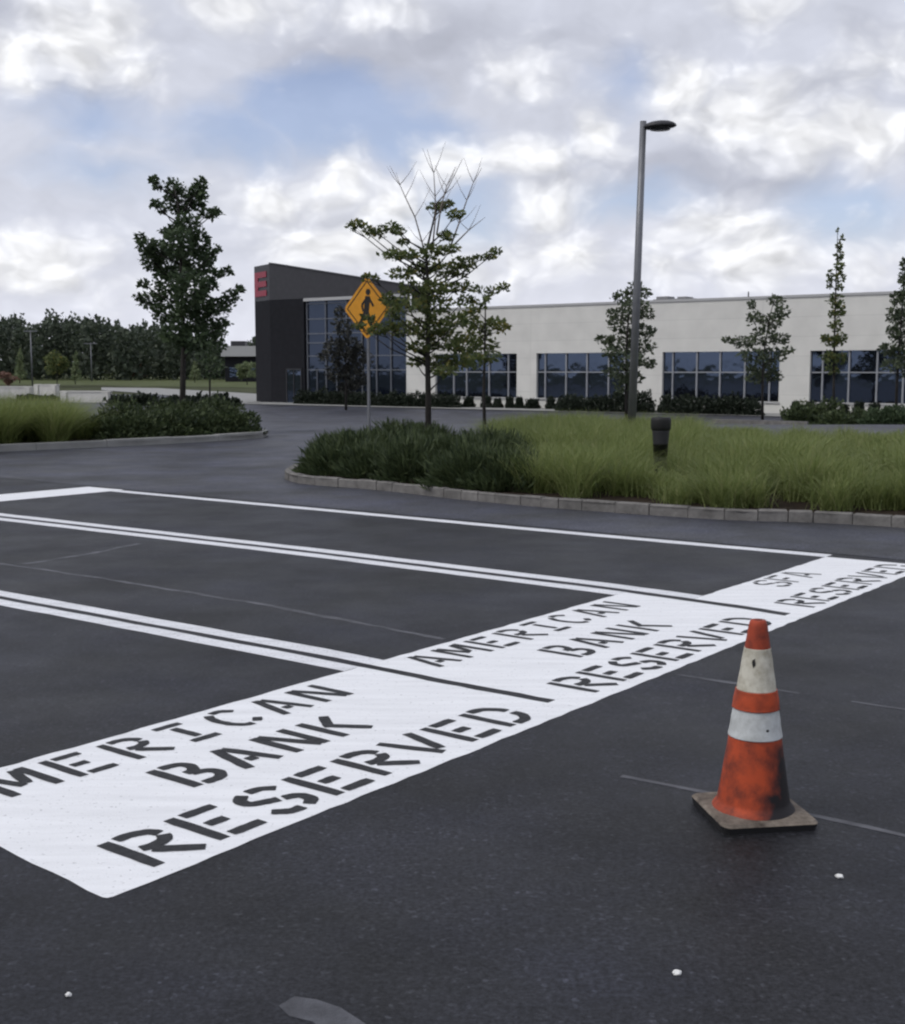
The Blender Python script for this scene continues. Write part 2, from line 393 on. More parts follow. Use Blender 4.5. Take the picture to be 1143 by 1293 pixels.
def ribbon(b, pts, w, z):
    """a stroke of constant width with mitred joints, pts already in (u, v) metres"""
    P = []
    if len(pts) > 2:      # round the bends
        for i in range(len(pts)-1):
            for k in range(4):
                t = k/4; p0 = pts[max(i-1, 0)]; p1 = pts[i]; p2 = pts[i+1]; p3 = pts[min(i+2, len(pts)-1)]
                P.append(tuple(.5*((2*p1[j])+(-p0[j]+p2[j])*t+(2*p0[j]-5*p1[j]+4*p2[j]-p3[j])*t*t+(-p0[j]+3*p1[j]-3*p2[j]+p3[j])*t**3) for j in (0, 1)))
        P.append(pts[-1])
    else:
        P = [tuple(pts[0][j]+(pts[1][j]-pts[0][j])*k/5 for j in (0, 1)) for k in range(6)]
    V = []
    for i, (u, v) in enumerate(P):
        q0 = P[max(i-1, 0)]; q1 = P[min(i+1, len(P)-1)]; du, dv = q1[0]-q0[0], q1[1]-q0[1]; l = math.hypot(du, dv) or 1
        nu, nv = -dv/l, du/l; k = .88 if i in (0, len(P)-1) else 1
        a = w/2*k+random.uniform(-.002, .002); c = w/2*k+random.uniform(-.002, .002)
        V += [uv(u+nu*a, v+nv*a, z), uv(u-nu*c, v-nv*c, z)]
    b.add(V, [(2*i, 2*i+1, 2*i+3, 2*i+2) for i in range(len(P)-1)])
def word(parent, text, u0, v0, pitch, w, h, stroke, label):
    b = MB()
    for i, ch in enumerate(text):
        ww = w*(1.18 if ch == 'M' else 1)
        ux = u0+i*pitch-(ww-w)/2
        for k, st in enumerate(LET[ch]):
            ribbon(b, [(ux+x*ww, v0+y*h+.004*math.sin(i*1.7)) for x, y in st], stroke, .0030+.0004*k)
    o = b.build('lettering', 'letter_paint', parent, world=True); o['label'] = label
    return o
def block(poly, label):
    c = uv(sum(p[0] for p in poly)/len(poly), sum(p[1] for p in poly)/len(poly))
    t = thing('painted_block', label, 'road marking', c, 0, 'painted reserved blocks')
    MB().sheet(jit(poly, .0018)).build('white_field', 'white_paint', t, world=True)
    return t
L1v = [.17, .5, .8, 1.1, 1.384]
left1 = [(.005, .03), (.03, .0)]
p1 = [(.010, 0), (.05, 0), (2.73, 0), (2.735, .17)]+[(gapline(G1, v)-g, v) for v in L1v]+[(.03, 1.384), (.03, .63), (-.012, .10), (-.014, .022), (-.008, .006)]
b1 = block(p1, 'nearest and largest white painted block reading AMERICAN BANK RESERVED')
word(b1, 'AMERICAN', .075, 1.03, .283, .185, .29, .047, 'dark stencilled word AMERICAN')
word(b1, 'BANK', .835, .575, .28, .19, .295, .053, 'dark stencilled word BANK')
word(b1, 'RESERVED', .235, .08, .288, .215, .30, .054, 'dark stencilled word RESERVED')
v2 = [.12, .43, .8, 1.1, 1.384]
p2 = [(2.73, 0), (5.50, 0), (5.505, .12)]+[(gapline(G2, v)-g-.015, v) for v in v2]+[(gapline(G1, v)+g, v) for v in reversed(L1v)]+[(2.735, .17)]
b2 = block(p2, 'middle white painted block reading AMERICAN BANK RESERVED behind the traffic cone')
word(b2, 'AMERICAN', 2.955, 1.03, .288, .19, .29, .044, 'dark stencilled word AMERICAN')
word(b2, 'BANK', 3.61, .55, .295, .20, .295, .048, 'dark stencilled word BANK')
word(b2, 'RESERVED', 3.0, .085, .285, .215, .295, .050, 'dark stencilled word RESERVED')
v3 = [.12, .43, .87]
p3 = [(5.50, 0), (8.17, 0), (8.14, .87)]+[(gapline(G2, v)+g+.015, v) for v in reversed(v3)]+[(5.505, .12)]
b3 = block(p3, 'farthest and narrowest white painted block with SFA above RESERVED')
word(b3, 'SFA', 6.47, .55, .265, .21, .28, .036, 'faded dark stencilled letters SFA')
word(b3, 'RESERVED', 5.83, .075, .285, .215, .285, .044, 'faded dark stencilled word RESERVED')

def stall_line(G, off, w, v0, v1, label, name='stall_line'):
    vs = np.linspace(v0, v1, 40)
    A = [(gapline(G, v)+off-w/2, v) for v in vs]; B = [(gapline(G, v)+off+w/2, v) for v in vs]
    V = []; Fc = []
    for i in range(len(vs)):
        j1, j2 = random.uniform(-.006, .006), random.uniform(-.006, .006)
        V += [uv(A[i][0]+j1, A[i][1], .0018), uv(B[i][0]+j2, B[i][1], .0018)]
    for i in range(len(vs)-1): Fc.append((2*i, 2*i+1, 2*i+3, 2*i+2))
    tag(MB().add(V, Fc).build(name, 'line_paint'), label, 'road marking', 'white stall lines')
stall_line(G1, -g-.065, .13, 1.386, 10.6, 'nearer stripe of the double white line beside the nearest painted block')
stall_line(G1, g+.065, .13, 1.386, 10.6, 'farther stripe of the double white line beside the nearest painted block')
stall_line(G2, -g-.09, .15, 1.386, 10.6, 'nearer stripe of the double white line ending at the middle painted block')
stall_line(G2, g+.09, .15, .872, 10.6, 'farther stripe of the double white line ending at the farthest painted block')
stall_line(G3, .06, .17, .872, 10.6, 'single white line closest to the kerbed island')
tag(MB().sheet(jit([(-1, 10.6), (8.28, 10.6), (8.26, 11.36), (-1, 11.36)], .0018)).build('end_bar', 'white_paint'),
    'broad white bar crossing the far left ends of the stall lines', 'road marking')

# ------------------------------------------------------------------ islands
def smooth_path(pts, n=8):
    P = []
    for i in range(len(pts)-1):
        for k in range(n):
            t = k/n; p0 = pts[max(i-1, 0)]; p1 = pts[i]; p2 = pts[i+1]; p3 = pts[min(i+2, len(pts)-1)]
            P.append(tuple(.5*((2*p1[j])+(-p0[j]+p2[j])*t+(2*p0[j]-5*p1[j]+4*p2[j]-p3[j])*t*t+(-p0[j]+3*p1[j]-3*p2[j]+p3[j])*t**3) for j in (0, 1)))
    P.append(pts[-1]); return P
def kerb(path, name, mat, h=.15, w=.15, blk=.42):
    """blocks laid end to end along the path; outer face on the path, top slightly uneven"""
    P = [Vector((a, b, 0)) for a, b in path]; acc = [0]
    for i in range(len(P)-1): acc.append(acc[-1]+(P[i+1]-P[i]).length)
    tot = acc[-1]; n = int(tot/blk); b = MB()
    def pt(s):
        for i in range(len(P)-1):
            if s <= acc[i+1] or i == len(P)-2:
                t = (s-acc[i])/(acc[i+1]-acc[i]); return P[i].lerp(P[i+1], t)
    ed = [0]
    while ed[-1] < tot-blk: ed.append(ed[-1]+blk*random.uniform(.65, 1.35))
    ed.append(tot)
    for s0, s1 in zip(ed[:-1], ed[1:]):
        a, c = pt(s0+.004), pt(s1-.004); d = (c-a).normalized(); nrm = Vector((-d.y, d.x, 0))
        jo = random.uniform(-.006, .006); hh = h+random.uniform(-.007, .007); z0 = -.05
        A = a-nrm*jo; C = c-nrm*jo; e = .012
        V = []
        for q in (A, C):
            dd = d*e if q is A else -d*e
            V += [q+Vector((0, 0, z0)), q+Vector((0, 0, hh-e)), q+nrm*e+dd+Vector((0, 0, hh)), q+nrm*(w-e)+dd+Vector((0, 0, hh)), q+nrm*w+Vector((0, 0, hh-e)), q+nrm*w+Vector((0, 0, z0))]
        V = [(v.x, v.y, v.z+gz(v.y)) for v in V]
        Fc = [(i, i+1, i+7, i+6)[::-1] for i in range(5)]+[(0, 1, 2, 3, 4, 5), (11, 10, 9, 8, 7, 6)]
        b.add(V, Fc)
    o = b.build(name, mat); o['kind'] = 'structure'; return o
k_r = [on_z(x, y) for x, y in ((1143, 667), (900, 656), (640, 637), (480, 619.5))]
kr = [(14.5, 5.0), (9.6, 8.72)]+[(p.x, p.y) for p in k_r]+[(-1.95, 17.35), (-2.38, 18.0), (-2.52, 18.9), (-2.4, 20.5), (-1.7, 23.5), (0, 26.3), (3, 28.5), (8.75, 24.1), (16, 18.5)]
kr = [kr[0]]+smooth_path(kr[1:-2], 6)+kr[-2:]
kerb(kr[::-1], 'kerb', 'granite', .12, .12, .36)
o = MB().add([(x, y, .10) for x, y in kr], [tuple(range(len(kr)))]).build('planting_bed', 'mulch'); o['kind'] = 'structure'
kl = [(-15, 18.8), (-12, 21.4), (-8.93, 24.4), (-6.5, 26.7), (-4.75, 28.9), (-4.45, 29.8), (-4.7, 30.8), (-6.5, 32.6), (-10, 36), (-18, 38)]
kl = smooth_path(kl, 5)
kerb(kl, 'kerb', 'concrete', .15, .16, 1.2)
o = MB().add([(x, y, .09) for x, y in kl]+[(-24, 26, .09)], [tuple(range(len(kl)+1))]).build('planting_bed', 'mulch'); o['kind'] = 'structure'

def in_poly(x, y, poly):
    c = False; n = len(poly); j = n-1
    for i in range(n):
        if (poly[i][1] > y) != (poly[j][1] > y) and x < (poly[j][0]-poly[i][0])*(y-poly[i][1])/(poly[j][1]-poly[i][1])+poly[i][0]: c = not c
        j = i
    return c
def dist_path(x, y, path):
    p = np.array(path); a = p[:-1]; d = p[1:]-a; q = np.array([x, y])-a
    t = np.clip((q*d).sum(1)/((d*d).sum(1)+1e-9), 0, 1)
    return float(np.min(np.linalg.norm(q-d*t[:, None], axis=1)))

# ornamental grass: arching blades in tufts
def blades(name, tufts, mat, label, cat, per=110, wid=.010):
    Vs = []; 
    for (x, y, z, h) in tufts:
        n = per; az = RNG.uniform(0, 2*np.pi, n); lean = np.abs(RNG.normal(.62, .34, n)); ln = h*RNG.uniform(.75, 1.25, n)*(1+.25*lean)
        ox = RNG.normal(0, .10, n); oy = RNG.normal(0, .10, n)
        dirx, diry = np.cos(az), np.sin(az); px, py = -diry, dirx
        ts = [0, .4, .75, 1.0]; ws = [1, .9, .6, .12]; L_ = []; R_ = []
        for t, wf in zip(ts, ws):
            out = ln*(lean*t+.55*lean*t*t)*.8; up = ln*(t-.33*lean*t*t)
            cx_ = x+ox+dirx*out; cy_ = y+oy+diry*out; cz = z+up; w = wid*wf
            L_.append(np.stack([cx_-px*w, cy_-py*w, cz], 1)); R_.append(np.stack([cx_+px*w, cy_+py*w, cz], 1))
        Vs.append(np.stack([L_[0], R_[0], L_[1], R_[1], L_[2], R_[2], L_[3], R_[3]], 1))
    V = np.concatenate(Vs).reshape(-1, 8, 3); n = len(V)
    base = (np.arange(n)*8)[:, None]
    Fq = np.concatenate([base+np.array([0, 1, 3, 2]), base+np.array([2, 3, 5, 4]), base+np.array([4, 5, 7, 6])], 1).reshape(-1, 4)
    me = bpy.data.meshes.new(name); me.vertices.add(n*8); me.vertices.foreach_set('co', V.ravel())
    me.loops.add(len(Fq)*4); me.loops.foreach_set('vertex_index', Fq.ravel().astype(np.int32))
    me.polygons.add(len(Fq)); me.polygons.foreach_set('loop_start', np.arange(0, len(Fq)*4, 4, dtype=np.int32))
    me.update(calc_edges=True); me.materials.append(M[mat])
    o = bpy.data.objects.new(name, me); COL.objects.link(o); tag(o, label, cat, kind='stuff'); return o
tf = []
tries = 0
while len(tf) < 430 and tries < 40000:
    tries += 1
    x = random.uniform(.2, 12); y = random.uniform(9, 28.5)
    if not in_poly(x, y, kr) or dist_path(x, y, kr) < .34: continue
    ppx = CX+F*x/(y*CP+H*SP)
    lim = 655+12*math.sin(y*3) if y < 21 else 625
    if ppx < lim or ppx > 1500: continue
    if any((x-a)**2+(y-b)**2 < .27**2 for a, b, _, _ in tf): continue
    h = random.uniform(.46, .60)*(.84+.26*math.sin(x*2.1+y*1.3)*math.cos(y*1.9-x*.6))
    if y > 19 and ppx < 880: h = random.uniform(.46, .58)
    if y > 19 and ppx >= 880: h = random.uniform(.28, .40)
    if 808 < ppx < 864 and y < 17.3: h *= .62
    tf.append((x, y, .1, h))
blades('ornamental_grass', tf, 'grass', 'mass of arching green ornamental grass filling the right of the kerbed island', 'ornamental grass', 230, .0048)
tf = []
while len(tf) < 70:
    x = random.uniform(-13, -6.7); y = random.uniform(20, 30)
    ppx = CX+F*x/(y*CP+H*SP)
    if not in_poly(x, y, kl+[(-24, 26)]) or dist_path(x, y, kl) < .5 or ppx > 106 or dist_path(x, y, kl) > 4: continue
    if any((x-a)**2+(y-b)**2 < .40**2 for a, b, _, _ in tf): continue
    tf.append((x, y, .09, random.uniform(.80, .92)*(1-.45*max(0, (ppx-60)/46)**2)))
blades('ornamental_grass', tf, 'grass', 'rounded mound of green ornamental grass at the left end of the far island', 'ornamental grass', 300, .0062)

# shrubs: pointed sprays leaving a mound
def spray_mound(mounds, n_per_m2, size, spread=.55, up=.5):
    C = []; D = []
    for (x, y, z, rx, ry, rz) in mounds:
        n = int(n_per_m2*(rx*ry*3+ (rx+ry)*rz*2))
        d = RNG.normal(size=(n, 3)); d[:, 2] = np.abs(d[:, 2])*1.0-.15; d /= np.linalg.norm(d, axis=1, keepdims=True)
        r = 1-np.abs(RNG.normal(0, .22, n)); bumps = 1+.18*np.sin(d[:, 0]*7+x*3)*np.sin(d[:, 1]*6+y*5)+.12*np.sin(d[:, 2]*11+x*7)
        p = d*(r*bumps)[:, None]*np.array([rx, ry, rz]); p[:, 2] = np.abs(p[:, 2])
        C.append(p+np.array([x, y, z])); dd = d+RNG.normal(0, spread, (n, 3))+np.array([0, 0, up]); D.append(dd)
    return np.concatenate(C), np.concatenate(D)
def shrub_thing(name, label, cat, mounds, dens, size, mat, aspect=.3, group=None, spread=.5, up=.5, stems=False):
    t = thing(name, label, cat, (mounds[0][0], mounds[0][1], mounds[0][2]), 0, group)
    C, D = spray_mound(mounds, dens, size, spread, up)
    leaves_mesh('foliage', C, D, size, mat, t, aspect)
    if stems:
        b = MB()
        for (x, y, z, rx, ry, rz) in mounds:
            for k in range(5):
                a = random.uniform(0, 6.28); b.tube([(x, y, z-.03), (x+rx*.35*math.cos(a), y+ry*.35*math.sin(a), z+rz*.5), (x+rx*.7*math.cos(a), y+ry*.7*math.sin(a), z+rz*.8)], [.022, .014, .005], 5)
        b.build('stem', 'bark', t, world=True)
    return t
jm = [(-1.72, 18.15, .1, .50, .50, .44), (-1.75, 18.9, .1, .52, .55, .48), (-1.7, 19.7, .1, .58, .6, .52), (-1.1, 17.55, .1, .55, .52, .46)]
for k in range(70):
    for _ in range(200):
        x = random.uniform(-2.6, 2.2); y = random.uniform(13.4, 22.5); ppx = CX+F*x/(y*CP+H*SP)
        if in_poly(x, y, kr) and dist_path(x, y, kr) > .55 and ppx < 640+15*math.sin(y*2) and (y < 19.5 or ppx < 560): break
    jm.append((x, y, .10, random.uniform(.5, .72), random.uniform(.5, .72), random.uniform(.42, .62)))
jm = [m for i, m in enumerate(jm) if all((m[0]-q[0])**2+(m[1]-q[1])**2 > .42**2 for q in jm[:i])]
shrub_thing('juniper_hedge', 'dark spreading juniper mass at the left end of the kerbed island', 'hedge', jm, 1300, .17, 'juniper', .11, None, .35, .55)
hm = []
for k in range(11):
    t = k/10; x = -7.15+(-5.15+7.15)*t; y = 27.3+(29.75-27.3)*t
    for q in (0, 1):
        hm.append((x-.55*q+random.uniform(-.1, .1), y+.7*q, .09, .62, .62, .60+.10*math.sin(k*2.1)+(.12 if q else 0)))
shrub_thing('hedge', 'dark clipped hedge behind the left kerb under the tree', 'hedge', hm, 620, .11, 'juniper', .35, None, .6, .3)

# ------------------------------------------------------------------ trees
def tree(name, label, cat, Y, basepx, base_z, trunk_px, r0, clumps, leaf, lai, mat, depth=None, group=None, alt=None, twigs=None, scale_xy=None, up=.1):
    """trunk_px: [(px,py)...] from base up; clumps: (px,py,rx,ry[,which]) as measured on the photograph, spread in depth through the crown"""
    base = Vector((px_x(basepx, Y, base_z), Y, base_z))
    t = thing(name, label, cat, base, 0, group)
    tr = [at(x, y, Y) for x, y in trunk_px]; tr[0] = base+Vector((0, 0, -.05))
    k = Y/F
    w = (max(c[0]+c[2] for c in clumps)-min(c[0]-c[2] for c in clumps))*k*.5
    dep = depth if depth is not None else w*.75
    b = MB(); n = len(tr)
    b.tube(tr, [max(.012, r0*(1-.85*i/(n-1))) for i in range(n)], 9)
    C = []; D = []; C2 = []; D2 = []
    zs = [p.z for p in tr]
    for ci, c in enumerate(clumps):
        off = random.uniform(-1, 1)*dep*(1 if abs(c[0]-basepx)*k < w*.6 else .45)
        p = at(c[0], c[1], Y+off); rx, ry = c[2]*k, c[3]*k; rd = max(min(rx, dep*.8), .12)
        # limb
        zt = max(zs[0]+.25*(zs[-1]-zs[0]), min(p.z-abs(p.x-base.x)*.55-abs(off)*.3, zs[-1])); zt = min(zt, p.z)
        s = Vector((np.interp(zt, zs, [q.x for q in tr]), Y, zt)); mid = s.lerp(p, .55)+Vector((0, 0, -.06*(p-s).length))
        rr = max(.010, r0*.30)
        b.tube([s, mid, p], [rr, rr*.6, rr*.25], 5)
        for q in range(3):
            e = p+Vector((random.uniform(-rx, rx), random.uniform(-rd, rd), random.uniform(-ry, ry)))*.8
            b.tube([mid.lerp(p, .6), e], [rr*.4, rr*.15], 4)
        nl = max(10, int(2.6*lai*math.pi*rx*ry/(leaf*leaf*.5)))
        d = RNG.normal(size=(nl, 3)); d /= np.linalg.norm(d, axis=1, keepdims=True)
        r = RNG.uniform(.25, 1, nl)**.6*np.where(RNG.uniform(size=nl) < .12, 1.22, 1)
        q = d*r[:, None]*np.array([rx, rd, ry])+np.array(p)
        dd = d*np.array([1, 1, .5])+RNG.normal(0, .55, (nl, 3))+np.array([0, 0, up])
        if len(c) > 4 and alt: C2.append(q); D2.append(dd)
        else: C.append(q); D.append(dd)
    b.build('trunk', 'bark', t, True, True)
    leaves_mesh('crown', np.concatenate(C), np.concatenate(D), leaf, mat, t)
    if C2:
        o = leaves_mesh('crown_tip', np.concatenate(C2), np.concatenate(D2), leaf, alt, t); o['label'] = 'yellowing leaves'
    if twigs:
        for tw in twigs:
            bb = MB(); pts = [at(x, y, Y+random.uniform(-.1, .1)) for x, y in tw]
            bb.tube(pts, [.015*(1-.8*i/(len(pts)-1)) for i in range(len(pts))], 6)
            for i in range(1, len(pts)-1):
                for s_ in (-1, 1):
                    e = pts[i]+Vector((s_*random.uniform(.12, .3), random.uniform(-.15, .15), random.uniform(.25, .5)))
                    bb.tube([pts[i], pts[i].lerp(e, .5)+Vector((0, 0, -.03)), e], [.006, .004, .002], 4)
            bb.build('bare_branch', 'twig', t, True, True)
    return t
def Z(sc, ox, oy, L): return [(ox+c[0]/sc, oy+c[1]/sc, c[2]/sc, (c[3] if len(c) > 3 else c[2])/sc)+tuple(c[4:]) for c in L]
ZP = lambda sc, ox, oy, L: [(ox+a/sc, oy+b/sc) for a, b in L]

tree('street_tree', 'tall dark leafy young tree behind the hedge left of the building', 'tree', 31.5, 230, .05,
     [(230, 520), (231, 480), (232, 440), (230, 380), (228, 320), (226, 270), (220, 235)], .085,
     Z(4.04, 140, 200, [(215, 112, 26), (240, 140, 28), (320, 150, 52), (460, 128, 34), (440, 165, 40), (350, 215, 78), (440, 210, 60), (230, 235, 32, 26), (265, 255, 30), (500, 282, 66, 28), (535, 275, 26),
      (390, 330, 70, 55), (270, 368, 32, 20), (330, 380, 50), (150, 400, 34, 26), (185, 445, 58, 46), (240, 470, 55), (340, 430, 80), (450, 425, 66), (545, 465, 22), (210, 520, 60), (300, 530, 92), (430, 540, 96), (500, 500, 44),
      (545, 585, 46, 26), (600, 570, 26, 22), (165, 640, 34, 26), (140, 705, 32, 20), (210, 725, 74, 50), (300, 640, 95), (400, 670, 105), (510, 640, 48, 36), (650, 668, 34, 24), (610, 705, 52, 34), (550, 760, 70, 46), (470, 760, 80),
      (290, 790, 95, 60), (390, 820, 100, 80), (560, 840, 50, 26), (500, 870, 80, 50), (330, 900, 80, 60), (430, 930, 90, 60), (380, 960, 60, 40)]),
     .135, 2.9, 'leaf_dark')
tree('slender_tree', 'slender low tree just right of the tall dark tree', 'tree', 34.5, 265, .05,
     [(265, 515), (265, 480), (264, 440), (266, 405)], .035,
     Z(4.04, 140, 200, [(500, 900, 60, 50), (540, 960, 60, 50), (480, 1010, 55, 45), (530, 1060, 50, 45), (560, 900, 40, 40), (500, 1110, 30, 24)]), .13, 1.3, 'leaf_dark')
tree('maple_tree', 'young tree with layered green branches and bare twigs on top at the island', 'tree', 21.2, 541, .1,
     [(541, 545), (541, 500), (540, 450), (541, 400), (540, 350), (538, 320), (546, 285), (552, 258)], .058,
     Z(3.317, 420, 170, [(440, 305, 48, 22), (475, 290, 30, 18), (515, 335, 38, 20), (480, 425, 42, 22), (100, 375, 42, 17), (80, 385, 20, 20), (180, 405, 50, 28), (240, 385, 40, 20), (275, 400, 36, 24), (295, 448, 32, 14),
      (265, 505, 62, 24), (320, 500, 40, 22), (420, 490, 58, 34), (500, 480, 42, 24), (560, 535, 56, 30), (635, 512, 48, 18), (688, 488, 22, 16), (290, 580, 62, 26), (370, 560, 56, 34), (450, 560, 66, 40), (530, 570, 50, 30),
      (520, 640, 76, 28), (560, 690, 60, 20), (340, 645, 78, 34), (430, 640, 60, 40), (430, 715, 92, 46), (310, 715, 70, 36), (230, 800, 56, 22), (300, 815, 72, 38), (400, 810, 92, 56), (520, 780, 60, 32), (470, 860, 100, 50), (550, 880, 70, 40),
      (360, 890, 52, 30), (350, 950, 40, 22), (430, 950, 76, 36), (520, 950, 70, 34), (470, 990, 60, 26), (160, 600, 44, 20), (195, 820, 52, 26), (150, 770, 34, 20), (235, 690, 40, 34), (110, 800, 30, 16), (260, 750, 44, 30)]),
     .09, 2.3, 'leaf_mid', .8,
     twigs=[ZP(3.317, 420, 170, t) for t in ([(395, 540), (375, 450), (345, 345), (305, 262), (282, 210), (240, 130)], [(420, 460), (430, 360), (430, 260), (424, 160), (396, 60)], [(436, 420), (455, 300), (478, 215), (515, 135)], [(490, 480), (530, 370), (562, 275), (590, 200), (625, 140)], [(425, 300), (470, 250), (545, 100)], [(500, 470), (570, 400), (640, 345)])])
tree('yellowing_tree', 'smaller tree with yellowing tips right beside the bare topped tree', 'tree', 25, 613, .1,
     [(611, 545), (611, 500), (612, 450), (613, 400), (613, 372)], .04,
     Z(3.317, 420, 170, [(720, 635, 34, 20), (670, 650, 36, 16), (615, 648, 34, 16), (645, 690, 24, 20), (690, 785, 44, 24), (715, 805, 36, 24, 1), (650, 800, 40, 30), (610, 830, 56, 38), (590, 790, 40, 24), (640, 880, 62, 40), (570, 900, 50, 34), (600, 720, 46, 24), (570, 760, 44, 26), (660, 930, 52, 26), (600, 950, 60, 30)]),
     .10, 1.9, 'leaf_mid', .6, alt='leaf_yellow')
fy = 78
tree('purple_tree', 'dusky purple leaved tree in front of the glass entrance', 'tree', fy, 437, -.9,
     [(437, 512), (437, 480), (437, 440), (433, 400)], .09,
     Z(3.175, 300, 300, [(410, 300, 24, 30), (425, 360, 40, 40), (390, 430, 44, 34), (450, 430, 50, 40), (360, 470, 44, 26), (430, 490, 62, 44), (490, 480, 48, 50), (400, 540, 52, 40), (470, 560, 54, 46), (440, 600, 40, 30)]), .26, 2.2, 'leaf_purple')
tree('courtyard_tree', 'dark tree standing behind the lamp pole in front of the white wall', 'tree', 62, 791, gz(62),
     [(791, 525), (791, 490), (791, 440), (795, 385), (797, 365)], .09,
     Z(2.105, 600, 330, [(425, 75, 26, 22), (455, 85, 16, 14), (390, 95, 28, 20), (425, 120, 40, 24), (380, 140, 34, 20), (455, 140, 26, 18), (400, 170, 50, 26), (450, 185, 34, 18), (345, 208, 28, 14), (385, 215, 46, 24), (440, 225, 40, 24), (360, 240, 30, 16), (400, 260, 46, 26), (450, 270, 34, 16), (390, 295, 46, 24), (420, 310, 30, 20), (395, 330, 26, 20)]), .22, 2.0, 'leaf_soft')
tree('courtyard_tree', 'open branched dark tree against the third window of the white wall', 'tree', 63, 963, gz(63),
     [(963, 525), (963, 490), (964, 450), (972, 400), (978, 378)], .075,
     Z(2.105, 600, 330, [(800, 105, 24, 18), (815, 135, 26, 18), (735, 118, 12, 16), (745, 150, 26, 20), (790, 160, 30, 20), (675, 210, 24, 10), (715, 215, 34, 18), (765, 200, 40, 26), (810, 205, 30, 18), (832, 236, 20, 9), (740, 250, 40, 20), (790, 250, 40, 22), (760, 285, 44, 22), (790, 305, 30, 18), (745, 310, 30, 16)]), .22, 1.9, 'leaf_soft')
tree('columnar_tree', 'narrow columnar tree rising above the white wall right of the lamp', 'tree', 57, 1053, gz(57),
     [(1053, 530), (1053, 480), (1054, 420), (1056, 350), (1058, 292)], .07,
     Z(4.97, 1000, 280, [(290, 55, 9, 16), (318, 105, 14, 20), (300, 150, 24, 30), (298, 210, 26, 34), (300, 280, 34, 36), (240, 330, 22, 34), (235, 390, 22, 36), (300, 350, 36, 44), (300, 410, 28, 24), (275, 490, 48, 50), (300, 560, 40, 44), (260, 580, 34, 30), (280, 650, 44, 40), (215, 735, 40, 32), (310, 730, 40, 40), (260, 750, 52, 40), (240, 850, 60, 44), (300, 850, 50, 44), (260, 930, 50, 30)]), .19, 2.1, 'leaf_mid')
tree('columnar_tree', 'broad dark columnar tree at the right edge of the photograph', 'tree', 57, 1131, gz(57),
     [(1131, 530), (1133, 480), (1137, 420), (1142, 350), (1146, 310)], .08,
     Z(4.97, 1000, 280, [(710, 270, 30, 40), (700, 360, 34, 50), (730, 340, 40, 60), (660, 480, 46, 50), (720, 470, 60, 60), (640, 580, 46, 50), (700, 600, 66, 66), (640, 690, 50, 44), (700, 720, 70, 60), (600, 800, 56, 40), (680, 830, 80, 60), (630, 900, 70, 40), (720, 920, 60, 50), (780, 640, 70, 80), (790, 800, 60, 70)]), .19, 2.3, 'leaf_soft')

# ------------------------------------------------------------------ office building
WA = Vector((24.2, 66.7, 0)); WD = Vector((.797, -.604, 0))   # a point on the long wall and the direction to the right along it
def wall_s(px):      # distance along WD from WA of the wall point seen at column px (at eye height)
    k = (px-CX)/(F*CP); return (k*WA.y-WA.x)/(WD.x-k*WD.y)
def wz(px, py):
    P = WA+WD*wall_s(px); return at(px, py, P.y).z+.9
S0 = wall_s(345); O = WA+WD*S0
BZ = -.9
bld = thing('office_building', 'long white office building with dark slanted entrance tower and dark window bands', 'building', (O.x, O.y, BZ), math.atan2(WD.y, WD.x))
X = lambda px: wall_s(px)-S0
ztop_l = wz(346, 333); zband = 7.75; zwhite = 6.52
xe = X(532); xr = X(1143)+26
glass_l, glass_r = X(387), X(514)
b = MB()     # dark tower
facet = Vector((-1.55, 2.65, 0)); fl = Matrix.Rotation(-math.atan2(WD.y, WD.x), 3, 'Z') @ facet
b.prism([(0, 0), (glass_l, 0), (glass_l, 14), (fl.x, 14), (fl.x, fl.y)], -.2, zband)
b.build('tower', 'dark_wall', bld)
# the slanted dark parapet above it
b = MB(); ze = wz(532, 363.5); poly = [(0, zband+.002), (xe, zband+.002), (xe, ze), (0, ztop_l)]
b.wallprism(poly, 0, .6)
zf = ztop_l
b.add([(0, 0, zband+.002), (fl.x, fl.y, zband+.002), (fl.x, fl.y, zf), (0, 0, zf), (.5, fl.y+.3, zband+.002), (fl.x+.5, fl.y+.3, zband+.002), (fl.x+.5, fl.y+.3, zf), (.5, fl.y+.3, zf)],
      [(1, 0, 3, 2), (5, 1, 2, 6), (4, 5, 6, 7), (3, 7, 6, 2)])
b.box((glass_r+.11, .47, zwhite+.145), (xe, .6, zband)); b.build('parapet', 'dark_band', bld)
b = MB(); b.wallprism([(0, ztop_l+.002), (xe, ze+.002), (xe, ze+.10), (0, ztop_l+.10)], -.05, .65); b.build('parapet_coping', 'dark_metal', bld)
# soffit strip over the glass
MB().box((glass_l, -.04, zband-.22), (glass_r+.1, .3, zband)).build('fascia', 'coping', bld)
